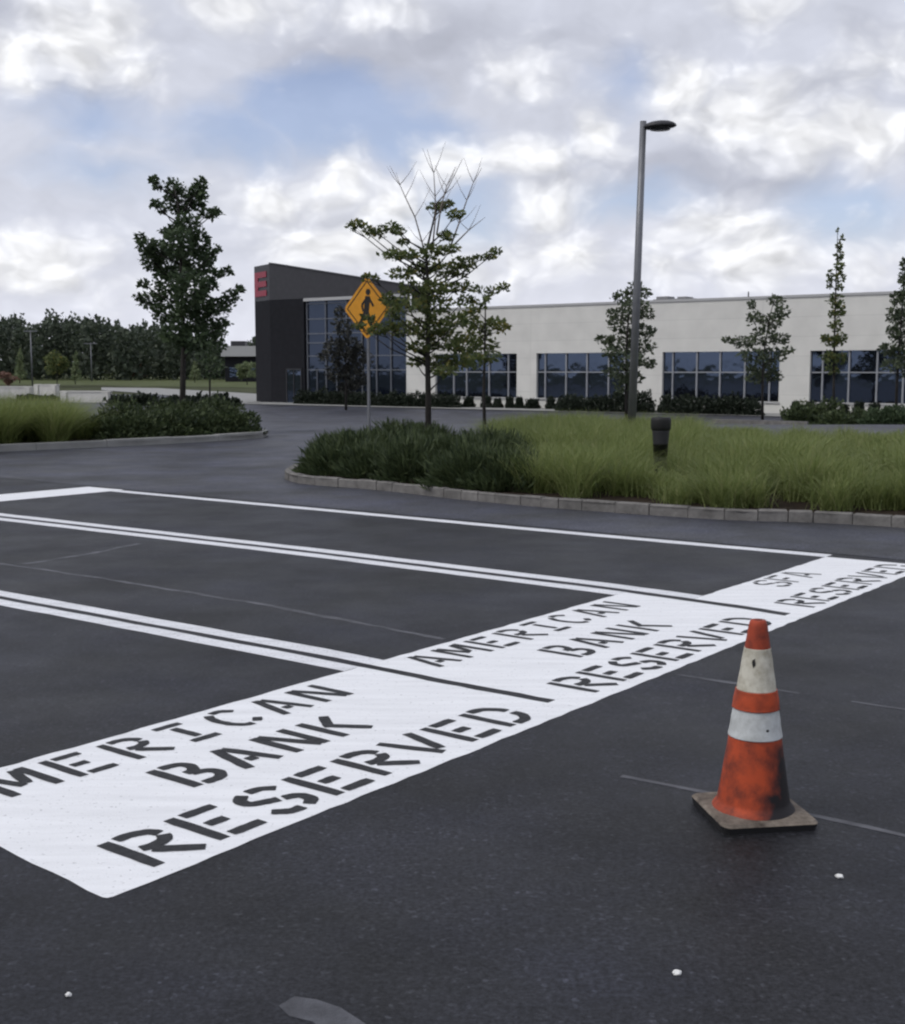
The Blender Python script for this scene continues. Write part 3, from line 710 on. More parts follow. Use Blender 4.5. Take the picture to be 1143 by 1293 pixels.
# logo on the angled left face
fn = Vector((fl.y, -fl.x, 0)).normalized(); fn = -fn if fn.x > 0 else fn
fd = Vector((fl.x, fl.y, 0)); L_ = fd.length; fd.normalize()
def fac(a, z, o): q = fd*a+fn*o; return (q.x, q.y, z)
b = MB(); zt = ztop_l-.50; zb = ztop_l-2.35
def fbox(a0, a1, z0, z1):
    b.add([fac(a0, z0, .01), fac(a1, z0, .01), fac(a1, z0, .05), fac(a0, z0, .05), fac(a0, z1, .01), fac(a1, z1, .01), fac(a1, z1, .05), fac(a0, z1, .05)],
          [(0, 3, 2, 1), (4, 5, 6, 7), (0, 1, 5, 4), (1, 2, 6, 5), (2, 3, 7, 6), (3, 0, 4, 7)])
fbox(L_-.85, L_-.12, zb, zt)
for z in (zb, (zb+zt)/2-.22, zt-.44): fbox(.55, L_-.852, z, z+.44)
b.build('logo_sign', 'red', bld)
# entrance door in the dark wall
xd0, xd1 = X(366), X(383)
d = MB().box((xd0, -.06, .02), (xd1, .0-.002, 2.5)).build('door', 'glass', bld)
b = MB(); b.box((xd0-.09, -.1, 0), (xd0-.002, -.002, 2.6)); b.box((xd1+.002, -.1, 0), (xd1+.09, -.002, 2.6)); b.box((xd0, -.1, 2.502), (xd1, -.002, 2.6)); b.box(((xd0+xd1)/2-.03, -.1, .02), ((xd0+xd1)/2+.03, -.062, 2.5))
b.build('door_frame', 'dark_metal', d)
# glazed entrance
gl = MB().box((glass_l+.002, .25, 0), (glass_r, .33, zband-.22)).build('glass_wall', 'curtain', bld)
b = MB(); zl = [wz(450, y) for y in (498, 467, 449, 432, 420, 401, 381)]; zl[0] = .25
vb = [X(p) for p in (389, 412, 438, 457, 475, 493, 512.5)]
for x in vb: b.box((x-.04, .14, 0), (x+.04, .248, zband-.222))
for i, (xa, xb) in enumerate(zip(vb[:-1], vb[1:])):
    for k, z in enumerate(zl):
        if k in (3,) and i > 2: continue
        b.box((xa+.042, .15, z-.035), (xb-.042, .246, z+.035))
    if i in (0, 1, 2, 3): b.box(((xa+xb)/2-.03, .16, .30), ((xa+xb)/2+.03, .244, zl[1]-.042))
M['slim_mullion'] = new_mat('slim_mullion', (.13, .14, .16), .4, .5, .1, 3); b.build('mullion', 'slim_mullion', gl)
# long white wall with real openings
wins = [(550, 651.5, (572, 588, 616, 640), 447, 499), (676, 792, (686, 712, 738, 765, 785), 446.5, 500), (833, 979, (845, 875, 904, 935, 966), 444, 501.5), (1017, 1166, (1032, 1065, 1100, 1133), 440, 502.5), (1206, 1390, (1222, 1260, 1300, 1345), 436, 504)]
zt_w = 3.56; zb_w = .70
xs = [glass_r+.002]
b = MB(); th = .35
edges = []
for w_ in wins: edges += [X(w_[0]), X(w_[1])]
xx = [glass_r+.002]+edges+[xr]
b.box((xx[0], 0, -.2), (xx[-1], th, zb_w)); b.box((xx[0], 0, zt_w), (xx[-1], th, zwhite))
for i in range(0, len(xx), 2): b.box((xx[i], 0, zb_w), (xx[i+1], th, zt_w))
b.box((xx[0], th, -.2), (xx[-1], 30, zwhite-.4))
b.build('wall', 'wall', bld)
MB().box((xx[0]-.05, -.06, zwhite), (xx[-1]+.05, th+.1, zwhite+.14)).build('roof_coping', 'coping', bld)
for i, w_ in enumerate(wins):
    x0, x1 = X(w_[0])+.01, X(w_[1])-.01
    gp = MB().box((x0, .19, zb_w+.01), (x1, .24, zt_w-.01)).build('window', 'glass', bld)
    m = MB(); ztr = 2.36
    cuts = [x0]+[X(p) for p in w_[2]]+[x1]
    for x in cuts[1:-1]: m.box((x-.045, .09, zb_w+.012), (x+.045, .188, zt_w-.012))
    for a, c in zip(cuts[:-1], cuts[1:]): m.box((a+.047, .10, ztr-.035), (c-.047, .186, ztr+.035))
    m.build('window_frame', 'mullion', gp)
    MB().box((x0-.08, -.07, zb_w-.10), (x1+.08, -.002, zb_w-.01)).build('window_sill', 'coping', bld)
WN = Vector((-WD.y, WD.x, 0))
def Xd(px, y):     # local x of the point seen at column px, y metres behind the wall face
    k = (px-CX)/(F*CP); B_0 = O+WN*y; return (k*B_0.y-B_0.x)/(WD.x-k*WD.y)
b = MB(); b.box((Xd(820, 7), 7, zwhite-.4), (Xd(868, 7), 10, zwhite+.62)); b.box((Xd(828, 6.7), 6.7, zwhite+.1), (Xd(840, 6.7), 6.998, zwhite+.5)); b.box((Xd(848, 6.7), 6.7, zwhite+.1), (Xd(860, 6.7), 6.998, zwhite+.5)); b.box((Xd(824, 7.4), 7.4, zwhite+.622), (Xd(838, 7.4), 8.4, zwhite+.82)); b.box((Xd(850, 7.4), 7.4, zwhite+.622), (Xd(861, 7.4), 8.4, zwhite+.76))
b.build('roof_unit', 'roof_metal', bld)
MB().box((Xd(716, 4), 4, zwhite-.4), (Xd(752, 4), 5.2, zwhite+.36)).build('roof_curb', 'roof_metal', bld)
MB().tube([(Xd(938, 2), 2, zwhite-.4), (Xd(938, 2), 2, zwhite+.55)], [.05, .04], 6).build('roof_vent', 'dark_metal', bld)

def bw(px, off):    # world point in front of the wall
    P = O+WD*X(px)+Vector((WD.y, -WD.x, 0))*off
    return P
# paved strip along the building
bs = MB(); a, c = bw(330, 4.5), bw(1420, 4.5); a2, c2 = bw(330, .02), bw(1420, .02)
NSEG = 40; V = []; Fc = []
for i in range(NSEG+1):
    t = i/NSEG
    for p, q in ((a, c), (a2, c2)):
        w_ = p.lerp(q, t); V.append((w_.x, w_.y, gz(w_.y)+.05))
    if i: Fc.append((2*i-2, 2*i, 2*i+1, 2*i-1))
o = bs.add(V, Fc).build('pavement', 'concrete'); o['kind'] = 'structure'
# round clipped bushes: one mesh, copied
mC, mD = spray_mound([(0, 0, 0, .42, .42, .80)], 900, .1, .7, .2)
proto = None
labels = {}
for k, (px, wd) in enumerate([(604, 16), (626, 14), (640, 13), (655, 12), (667, 12), (683, 20), (706, 13), (720, 14), (737, 14), (852, 12), (873, 16), (1010, 13), (1029, 14), (1071, 13), (1089, 16), (1108, 16)]):
    P = bw(px, 1.1); z = gz(P.y)+.05
    if proto is None:
        proto = leaves_mesh('boxwood', mC, mD, .13, 'shrub', None, .5); ob = proto
    else:
        ob = proto.copy(); COL.objects.link(ob)
    k_ = wd*P.y/F/.84; ob.location = (P.x, P.y, z); ob.scale = (k_, k_, .95+.12*math.sin(k*2.3)); ob.rotation_euler = (0, 0, k*1.3)
    tag(ob, 'small round clipped dark bush in a row at the foot of the white wall', 'bush', 'clipped bushes along the white wall')
def hedge_row(px0, px1, off, h, depth, label, mat='shrub', name='hedge', n=8, sz=.16):
    ms = []
    for i in range(n):
        t = (i+.5)/n; P = bw(px0+(px1-px0)*t, off); w = (bw(px1, off)-bw(px0, off)).length/n
        ms.append((P.x, P.y, gz(P.y)+.04, w*.8, depth, h*random.uniform(.88, 1.1)))
    return shrub_thing(name, label, 'hedge', ms, 260, sz, mat, .5, None, .7, .2)
hedge_row(397, 470, 1.6, 1.05, .8, 'low dark hedge in front of the glass entrance')
hedge_row(468, 520, 2.2, .85, .8, 'short hedge between the sign post and the island tree trunk', n=5)
hedge_row(518, 602, 2.2, .95, .8, 'low dark hedge under the first window of the white wall')
hedge_row(738, 803, 3.2, .95, 1., 'low dark hedge left of the lamp pole against the white wall')
hedge_row(806, 852, 3.2, 1.25, 1., 'taller dark bush right of the lamp pole behind the litter bin', n=4)
hedge_row(864, 984, 3.2, 1.05, 1., 'long low dark hedge beneath the third window of the white wall', n=10)
# nearer shrubs beyond the island
def near_shrub(px, Y, w, h, label, mat, name='shrub'):
    x = px_x(px, Y, gz(Y)); shrub_thing(name, label, 'shrub', [(x+random.uniform(-w, w)*.7, Y+random.uniform(-.8, .8), gz(Y), w*.55, w*.5, h*random.uniform(.8, 1)) for _ in range(5)], 330, .15, mat, .45, None, .6, .3)
near_shrub(1018, 50, 1.3, 1.05, 'large rounded shrub beyond the grass under the wall corner between windows', 'juniper')
near_shrub(1080, 48, 1.3, .62, 'low spreading shrub beyond the grass right of the larger shrub', 'juniper')
near_shrub(1128, 47, 1.2, .72, 'shrub beyond the grass at the right edge of the photograph', 'leaf_dark')
P = on_z(955, 540, -.35); tag(MB().add([(P.x-1.3, P.y+1, gz(P.y)+.01), (P.x+1.4, P.y-1.1, gz(P.y)+.01), (P.x+1.4, P.y-1.1, gz(P.y)+.15), (P.x-1.3, P.y+1, gz(P.y)+.15), (P.x-1.2, P.y+1.15, gz(P.y)+.01), (P.x+1.5, P.y-.95, gz(P.y)+.01), (P.x+1.5, P.y-.95, gz(P.y)+.15), (P.x-1.2, P.y+1.15, gz(P.y)+.15)],
  [(0, 1, 2, 3), (3, 2, 6, 7), (5, 4, 7, 6), (1, 5, 6, 2), (4, 0, 3, 7)]).build('kerb', 'granite'), None, None, None, 'structure')

# ------------------------------------------------------------------ lamp, sign, bin
LY = 26; lb = Vector((px_x(797, LY, .1), LY, .1)); lt = at(812.5, 153, LY)
lamp = thing('street_lamp', 'tall grey lamp post with flat oval head rising from the grass', 'street lamp', lb)
b = MB(); b.tube([lb, lb.lerp(lt, .5), lt], [.088, .078, .066], 14); b.build('pole', 'pole', lamp, True, True)
b = MB(); b.prism([(lb.x+.2*math.cos(a), lb.y+.2*math.sin(a)) for a in [i*math.pi/4 for i in range(8)]], .06, .14); b.build('base_plate', 'pole', lamp, False, True)
b = MB(); hc = at(833, 160, LY); prof = []
n1, n2 = 28, 10; V = []; Fc = []
for i in range(n2+1):
    ph = -math.pi/2+math.pi*i/n2; 
    for j in range(n1):
        a = 2*math.pi*j/n1; zz = math.sin(ph)*(.12 if ph > 0 else .045)
        V.append((hc.x+.345*math.cos(ph)*math.cos(a), hc.y+.27*math.cos(ph)*math.sin(a), hc.z+zz+.02*math.cos(a)*math.cos(ph)))
for i in range(n2):
    for j in range(n1): Fc.append((i*n1+j, i*n1+(j+1) % n1, (i+1)*n1+(j+1) % n1, (i+1)*n1+j))
b.add(V, Fc); hd = b.build('lamp_head', 'dark_metal', lamp, True, True)
b = MB(); b.lathe([(.0, -.062), (.20, -.060), (.22, -.035), (.0, -.03)], 24, (hc.x+.01, hc.y, hc.z), False); b.build('lens', 'lens', hd, True, True)
b = MB(); b.tube([lt+Vector((-.02, 0, -.12)), lt+Vector((.14, 0, -.11))], [.05, .05], 10); b.build('arm', 'pole', lamp, True, True)

SY = 22; sb = Vector((px_x(465.5, SY, .1), SY, .1)); sc_ = at(467, 389, SY); sc_.x = sb.x
sign = thing('crossing_sign', 'yellow diamond pedestrian crossing sign on a grey post', 'sign', sb)
b = MB(); b.box((sb.x-.022, SY, .06), (sb.x+.022, SY+.035, sc_.z+.45)); b.build('post', 'pole', sign, False, True)
hd_ = .53
def dia(r, y0, y1, name, mat, par):
    pts = []
    for k in range(4):
        a0 = math.pi/2*k
        for da in (-.10, 0, .10):
            rr = r*(.955 if da else .985); pts.append((sc_.x+rr*math.cos(a0+da*.9), sc_.z+rr*math.sin(a0+da*.9)))
    v = MB(); v.wallprism(pts, y0, y1); return v.build(name, mat, par, False, True)
face = dia(hd_, SY-.012, SY-.004, 'sign_face', 'yellow', sign)
# border line and walking figure
b = MB(); 
def bar(p, q, w, y=SY-.0145):
    p = Vector(p); q = Vector(q); d = (q-p).normalized(); n = Vector((-d.y, d.x))*w/2
    b.wallprism([(sc_.x+k.x*SG, sc_.z+k.y*SG) for k in (p-n, q-n, q+n, p+n)], y, SY-.0121)
SG = 1.38; rb = hd_*.90/SG
for k in range(4):
    a0, a1 = math.pi/2*k, math.pi/2*(k+1); bar((rb*math.cos(a0)*.97, rb*math.sin(a0)*.97), (rb*math.cos(a1)*.97, rb*math.sin(a1)*.97), .014)
b.wallprism([(sc_.x+.028+.056*math.cos(t*math.pi/6), sc_.z+.276+.056*math.sin(t*math.pi/6)) for t in range(12)], SY-.0145, SY-.0121)
bar((.015, .15), (-.01, -.04), .085, SY-.0149); bar((.0, -.03), (.075, -.22), .05, SY-.0153); bar((-.015, -.03), (-.075, -.12), .05, SY-.0157); bar((-.075, -.11), (-.13, -.22), .04, SY-.0161)
bar((.03, .13), (.11, .02), .032, SY-.0165); bar((0, .13), (-.085, .04), .032, SY-.0169); bar((-.085, .04), (-.06, -.04), .028, SY-.0173)
b.build('pedestrian_symbol', 'black', face, False, True)
sign.rotation_euler = (0, 0, R(-38))

BY = 16.8; bb_ = at(835, 527, BY)
bin_ = thing('litter_bin', 'black tapered litter bin with wide rim standing in the grass', 'litter bin', (bb_.x, BY, .1))
hB = bb_.z-.1
MB().lathe([(.080, 0), (.085, .05), (.096, hB*.5), (.116, hB*.78), (.120, hB*.80), (.112, hB*.805), (.08, .08)], 28).build('body', 'dark_metal', bin_, True)
MB().lathe([(.117, hB*.79), (.134, hB*.83), (.137, hB*.96), (.128, hB), (.08, hB*1.005), (.07, hB*.95)], 28).build('rim', 'black', bin_, True)

# ------------------------------------------------------------------ traffic cone
CC = Vector((1.088, 4.362, .0)); crz = R(8.5)
cone = thing('traffic_cone', 'dirty orange traffic cone with two white bands on a square rubber base', 'traffic cone', CC, crz)
b = MB(); n = 6; hs = .178; oc = []
for k, (sx, sy) in enumerate(((1, 1), (-1, 1), (-1, -1), (1, -1))):
    for i in range(n+1):
        a = math.pi/2*(k+i/n); oc.append((sx*(hs-.03)+.03*math.cos(a), sy*(hs-.03)+.03*math.sin(a)))
nn = len(oc); V = []; Fc = []
for z, s in ((.0, .97), (.006, .975), (.028, 1.0)):
    V += [(x*s, y*s, z+(.006*math.sin(x*22+1) if z > .02 else 0)) for x, y in oc]
for i in range(2):
    for j in range(nn): Fc.append((i*nn+j, i*nn+(j+1) % nn, (i+1)*nn+(j+1) % nn, (i+1)*nn+j))
b.add(V, Fc); bs_ = b.build('base_edge', 'rubber_side', cone)
b = MB(); V = [(x, y,   .0285+.006*math.sin(x*22+1)) for x, y in oc]+[(x*.95, y*.95, .037+.004*math.sin(x*22+1)) for x, y in oc]+[(0, 0, .040)]
b.add(V, [(j, (j+1) % nn, (j+1) % nn+nn, j+nn) for j in range(nn)]+[(nn+j, nn+(j+1) % nn, 2*nn) for j in range(nn)]); b.build('base', 'rubber', cone)
rad = lambda z: .132-(z-.04)*(.132-.029)/(.715-.04)
b = MB(); b.lathe([(.150, .030), (.142, .044), (rad(.055), .058)]+[(rad(z), z) for z in np.linspace(.07, .305, 14)], 56, cap=False); b.build('lower_body', 'cone_orange', cone, True)
def band(z0, z1, off, name, mat, k=6):
    b = MB(); b.lathe([(rad(z0)-.002, z0), (rad(z0)+off, z0+.001)]+[(rad(z)+off+.0006*math.sin(z*90), z) for z in np.linspace(z0+.004, z1-.004, k)]+[(rad(z1)+off, z1-.001), (rad(z1)-.002, z1)], 56, cap=False)
    return b.build(name, mat, cone, True)
band(.300, .403, .0035, 'reflective_band', 'cone_silver')['label'] = 'lower silver white band'
band(.402, .470, .0075, 'orange_collar', 'cone_orange')
band(.469, .622, .0035, 'reflective_band', 'cone_white')['label'] = 'upper dirty cream white band'
b = MB(); b.lathe([(rad(z)+.002, z) for z in np.linspace(.620, .700, 6)]+[(.030, .712), (.026, .720), (.016, .720), (.014, .70), (.012, .62)], 40, cap=False); b.build('tip', 'cone_top', cone, True)
# black scuff marks on the white bands
for (ang, zc, hz_, w) in ((-124, .575, .020, .0075), (-84, .340, .005, .007)):
    V = []; b = MB()
    for q in range(12):
        t = 2*math.pi*q/12; k_ = random.uniform(.55, 1.1); z = zc+hz_*k_*math.sin(t); r = rad(z)+.0046; aa = R(ang)+w*k_*math.cos(t)/r
        V.append((r*math.cos(aa), r*math.sin(aa), z))
    b.add(V, [tuple(range(12))]); b.build('scuff_mark', 'black', cone)

# little white crumbs on the asphalt
for (px, py, sx, lab) in ((855, 1230, .010, 'tiny white crumb on the asphalt near the bottom edge right of centre'), (1060, 1108, .010, 'tiny white crumb on the asphalt right of the traffic cone'), (87, 1258, .006, 'tiny pale crumb on the asphalt in the bottom left corner')):
    P = on_z(px, py, 0); b = MB(); V = []; 
    for z, r in ((.001, 1.0), (.006, 1.1), (.010, .6)):
        for j in range(9):
            a = 2*math.pi*j/9; rr = sx*r*random.uniform(.7, 1.2); V.append((rr*math.cos(a)*1.3, rr*math.sin(a), z))
    Fc = [(i*9+j, i*9+(j+1) % 9, (i+1)*9+(j+1) % 9, (i+1)*9+j) for i in range(2) for j in range(9)]+[tuple(range(18, 27))]
    o = b.add(V, Fc).build('pebble', 'speck'); o.location = P; tag(o, lab, 'pebble', 'white crumbs on the asphalt')

# ------------------------------------------------------------------ far left background
def ground_poly(pts, z, name, mat, kind='structure'):
    o = MB().sheet([on_z(x, y, -.9)+Vector((0, 0, z)) for x, y in pts]).build(name, mat); o['kind'] = kind; return o
ground_poly([(-260, 486), (60, 486), (340, 490), (340, 476), (60, 474.5), (-260, 474.5)][::-1], .03, 'lawn', 'lawn')
ground_poly([(128, 489.5), (200, 490.5), (330, 498), (330, 511), (250, 503), (180, 497), (128, 493)][::-1], .05, 'footpath', 'concrete')
ground_poly([(-200, 489), (70, 488.5), (130, 488.2), (330, 497.5), (330, 492.5), (130, 486.3), (-200, 486.3)][::-1], .04, 'verge', 'earth')
def low_wall(px0, px1, py_b, py_t, label):
    a = on_z(px0, py_b, -.9); c = on_z(px1, py_b+.3, -.9); h = at(px0, py_t, a.y).z+.9
    t = thing('low_wall', label, 'wall', a); d = c-a; ang = math.atan2(d.y, d.x); t.rotation_euler = (0, 0, ang); L__ = d.length
    MB().box((0, 0, -.1), (L__, .35, h)).build('wall_body', 'pale_wall', t)
    MB().box((-.05, -.05, h), (L__+.05, .4, h+.1)).build('wall_cap', 'pale_wall', t)
    for q in np.linspace(0, L__-.6, max(2, int(L__/3))): MB().box((q, -.12, -.1), (q+.5, -.002, h-.02)).build('pilaster', 'pale_wall', t)
M['pale_wall'] = new_mat('pale_wall', (.60, .59, .55), .85, .3, .1, 1.5)
low_wall(-60, 40, 503, 489, 'pale low wall at the left edge beyond the grass mound')
low_wall(44, 72, 500.5, 486.5, 'short taller pale wall section in the middle of the low walls')
low_wall(77, 139, 508, 495, 'pale low wall section nearest the tree')
def far_hedge(px0, px1, py_b, hpx, label, mat='shrub', n=7):
    ms = []
    for i in range(n):
        P = on_z(px0+(px1-px0)*(i+.5)/n, py_b, -.9); k = P.y/F; w = abs(px1-px0)/n*k
        ms.append((P.x, P.y, -.9, w*.85, .9, hpx*k*random.uniform(.8, 1.1)))
    shrub_thing('hedge', label, 'hedge', ms, 110, .28, mat, .6, None, .8, .2)
far_hedge(140, 200, 512, 14, 'low dark hedge left of the tall tree trunk in front of the pale path')
far_hedge(206, 300, 513, 14, 'low dark hedge right of the tall tree trunk in front of the pale path', n=9)
far_hedge(25, 70, 506, 7, 'small dark shrubs in front of the low pale walls', n=5)
def far_tree(px, py_b, py_t, wpx, label, mat, name, shape, Y=None, group='young trees along the far lawn'):
    P = on_z(px, py_b, -.9) if Y is None else Vector((px_x(px, Y, -.9), Y, -.9)); Y = P.y; h = py_b-py_t
    cl = []
    for i in range(9 if shape == 'cone' else 12):
        if shape == 'cone':
            t = i/8; cl.append((px+random.uniform(-.1, .1)*wpx, py_t+h*(.06+.74*t), wpx*(.10+.36*t), h*.10))
        else:
            a = random.uniform(0, 6.28); r = random.uniform(.1, .36); cl.append((px+wpx*r*math.cos(a), py_t+h*(.40+.34*math.sin(a)*r/.36), wpx*.2, h*.15))
    tree(name, label, 'tree', Y, px, -.9, [(px, py_b), (px, py_b-h*.4), (px, py_b-h*.8)], .09, cl, .5, 2.0, mat, None, group)
far_tree(25, 484, 441, 18, 'pale conical young tree at the far left behind the low wall', 'leaf_pale', 'conical_tree', 'cone')
far_tree(95, 485, 444, 16, 'pale conical young tree right of the bushy tree', 'leaf_pale', 'conical_tree', 'cone')
far_tree(72, 489, 445, 38, 'bushy green tree above the pale low walls', 'leaf_mid', 'bushy_tree', 'ball')
far_tree(138, 479, 445, 19, 'pale conical young tree between the far lamps and reddish trees', 'leaf_pale', 'conical_tree', 'cone')
far_tree(166, 479, 450, 22, 'reddish conical young tree on the far lawn', 'leaf_red', 'conical_tree', 'cone')
far_tree(180, 479, 455, 14, 'small reddish young tree beside the larger reddish one', 'leaf_red', 'conical_tree', 'cone')
far_tree(219, 479, 450, 22, 'pale young tree just left of the tall tree trunk', 'leaf_pale', 'conical_tree', 'cone')
far_tree(246, 483, 456, 18, 'pale young tree just right of the tall tree trunk', 'leaf_pale', 'conical_tree', 'cone')
far_tree(312, 486, 455, 34, 'light green bushy tree beside the dark tower below the far roof', 'leaf_pale', 'bushy_tree', 'ball')
far_tree(10, 488, 468, 26, 'dark reddish bush at the left edge behind the low wall', 'leaf_red', 'bushy_tree', 'ball')
def far_lamp(px, py_b, py_t, label):
    P = on_z(px, py_b, -.9); top = at(px, py_t, P.y).z; k = P.y/F
    t = thing('double_lamp', label, 'street lamp', P, 0, 'far double lamps')
    MB().tube([(0, 0, 0), (0, 0, top+.9)], [.13, .09], 8).build('pole', 'pole', t, True)
    for s in (-1, 1):
        MB().box((s*.1 if s > 0 else -8*k, -.15, top+.9-.22), (8*k if s > 0 else -.1, .15, top+.9-.04)).build('lamp_head', 'pole', t)
far_lamp(41, 487, 417, 'grey double headed lamp nearest the left edge before the woods')
far_lamp(116, 482, 433, 'smaller grey double headed lamp left of the reddish trees')
# low far building
P0 = on_z(282, 478, -.9); YB = 262; xl = px_x(281, YB); xr_ = px_x(352, YB); k = YB/F
fb = thing('far_building', 'low far building with pale roof edge left of the dark tower', 'building', (xl, YB, -.9))
zr0 = at(300, 450, YB).z+.9; zr1 = at(300, 437, YB).z+.9
MB().box((.6, 0, -.2), (xr_-xl, 12, zr0)).build('wall', 'dark_wall', fb)
MB().box((0, -1.2, zr0), (xr_-xl+.6, 13, zr1)).build('roof', 'coping', fb)
w_ = MB()
for q in np.arange(1.5, xr_-xl-2, 3.2): MB().box((q, -.06, 1.0), (q+2.2, -.002, 3.0)).build('window', 'glass', fb)
MB().box((1.5, 2, zr1), (4.5, 5, zr1+1.1)).build('roof_unit', 'dark_metal', fb)
# woods: one far mass
prof = [(-320, 395), (-200, 400), (-80, 398), (0, 398), (20, 392), (32, 405), (50, 408), (60, 396), (66, 391), (76, 396), (90, 399), (110, 396), (132, 400), (150, 407), (162, 411), (178, 407), (192, 404), (206, 410), (240, 420), (268, 430), (290, 437), (300, 440), (312, 428), (328, 424), (380, 430), (460, 440)]
C = []; D = []
for i in range(230):
    px = -320+780*i/229+random.uniform(-5, 5)
    top = np.interp(px, [p[0] for p in prof], [p[1] for p in prof])+abs(random.gauss(0, 5))
    Yw = 320+random.uniform(-28, 60); hz = at(px, top, Yw).z; xw = px_x(px, Yw, 0); hh = hz+.9; rw = random.uniform(2.6, 4.6)
    n = 330; d = RNG.normal(size=(n, 3)); d /= np.linalg.norm(d, axis=1, keepdims=True); r = RNG.uniform(.45, 1, n)**.5
    q = d*(r*(1+.2*np.sin(d[:, 0]*6+i)*np.sin(d[:, 2]*7+i*2)))[:, None]*np.array([rw, rw*.8, hh*.5])+np.array([xw, Yw, hh*.5-.9])
    C.append(q); D.append(d+RNG.normal(0, .8, (n, 3)))
o = leaves_mesh('far_woods', np.concatenate(C), np.concatenate(D), 1.15, 'leaf_far', None, .7)
tag(o, 'dark band of woods along the horizon at the left', 'woods', None, 'stuff')

# ------------------------------------------------------------------ sky
SUN_EL, SUN_AZ = R(50), R(-112)      # azimuth from +Y towards +X
w = bpy.data.worlds.new('World'); S.world = w; w.use_nodes = True
N, L = w.node_tree.nodes, w.node_tree.links
N.clear(); out = N.new('ShaderNodeOutputWorld')
sky = N.new('ShaderNodeTexSky'); sky.sky_type = 'NISHITA'; sky.sun_disc = False; sky.sun_elevation = SUN_EL; sky.sun_rotation = SUN_AZ
sky.air_density = 1.0; sky.dust_density = 1.2; sky.ozone_density = 1.2
def mth(op, a, b=None, c=None, clamp=False):
    k = N.new('ShaderNodeMath'); k.operation = op; k.use_clamp = clamp
    for i, q in enumerate((a, b, c)):
        if q is None: continue
        if isinstance(q, (int, float)): k.inputs[i].default_value = q
        else: L.new(q, k.inputs[i])
    return k.outputs[0]
def vm(op, a, b=None, sc=None):
    k = N.new('ShaderNodeVectorMath'); k.operation = op
    for i, q in enumerate((a, b)):
        if q is None: continue
        if isinstance(q, tuple): k.inputs[i].default_value = q
        else: L.new(q, k.inputs[i])
    if sc is not None: k.inputs['Scale'].default_value = sc
    return k
def sstep(v, a, b):
    k = N.new('ShaderNodeMapRange'); k.interpolation_type = 'SMOOTHSTEP'; k.inputs['From Min'].default_value = a; k.inputs['From Max'].default_value = b
    L.new(v, k.inputs['Value']); return k.outputs[0]
tc = N.new('ShaderNodeTexCoord'); sx = N.new('ShaderNodeSeparateXYZ'); L.new(tc.outputs['Generated'], sx.inputs[0])
az = mth('ARCTAN2', sx.outputs['X'], sx.outputs['Y']); el = mth('ARCSINE', sx.outputs['Z'])
cb = N.new('ShaderNodeCombineXYZ'); L.new(az, cb.inputs[0]); L.new(mth('MULTIPLY', el, 1.5), cb.inputs[1])
P = cb.outputs[0]
def noise(sc, det, ro, src=P, off=(0, 0, 0), dist=0):
    n = N.new('ShaderNodeTexNoise'); n.noise_dimensions = '2D'; n.inputs['Scale'].default_value = sc; n.inputs['Detail'].default_value = det; n.inputs['Roughness'].default_value = ro
    n.inputs['Distortion'].default_value = dist
    L.new(vm('ADD', src, off).outputs[0], n.inputs['Vector']); return n
n1 = noise(11, 3, .5); n2 = noise(42, 3, .55)
def centered(n, sc): return vm('SCALE', vm('SUBTRACT', n.outputs['Color'], (.5, .5, .5)).outputs[0], None, sc).outputs[0]
WP = vm('ADD', vm('ADD', P, centered(n1, .05)).outputs[0], centered(n2, .010)).outputs[0]
def ang(px, py):
    r = Vector(ray(px, py)).normalized(); return math.atan2(r.x, r.y), math.asin(r.z)*1.5
def blobs(lst, src):
    acc = None
    for (px, py, rx, ry, wt) in lst:
        a, e = ang(px, py); sx_, sy_ = F/rx*.56, F/(ry*1.5)*.56
        k = N.new('ShaderNodeVectorMath'); k.operation = 'MULTIPLY_ADD'; L.new(src, k.inputs[0])
        k.inputs[1].default_value = (sx_, sy_, 0); k.inputs[2].default_value = (-a*sx_, -e*sy_, 0)
        g_ = N.new('ShaderNodeTexGradient'); g_.gradient_type = 'SPHERICAL'; L.new(k.outputs[0], g_.inputs[0])
        v = mth('MULTIPLY', g_.outputs['Fac'], wt*1.25)
        acc = v if acc is None else mth('MAXIMUM', acc, v)
    return acc
WHITE = [(8, 72, 34, 40, 1.1), (110, 42, 88, 62, .85), (160, 92, 60, 30, .7), (60, 100, 60, 24, .5), (430, 222, 42, 42, 1.1), (360, 252, 90, 34, .95), (332, 208, 30, 22, .6), (490, 258, 66, 44, .95), (440, 312, 110, 36, .95), (40, 332, 58, 38, 1.1), (-10, 335, 50, 36, 1.0),
 (575, 190, 44, 32, 1.0), (660, 195, 70, 30, .95), (750, 170, 36, 32, 1.05), (700, 255, 70, 44, .8), (690, 320, 100, 36, .9), (868, 112, 56, 38, .95), (935, 150, 92, 46, 1.0), (1085, 172, 90, 32, 1.05), (1010, 180, 60, 30, .95), (900, 285, 80, 40, .95), (965, 325, 70, 44, 1.0),
 (300, 5, 66, 30, .9), (475, 5, 70, 24, .8), (965, 15, 50, 34, .85), (645, 85, 50, 34, .65), (1120, 75, 60, 44, .7), (830, 345, 90, 30, .75), (200, 365, 90, 24, .6), (1110, 330, 60, 44, .55), (560, 350, 80, 30, .7)]
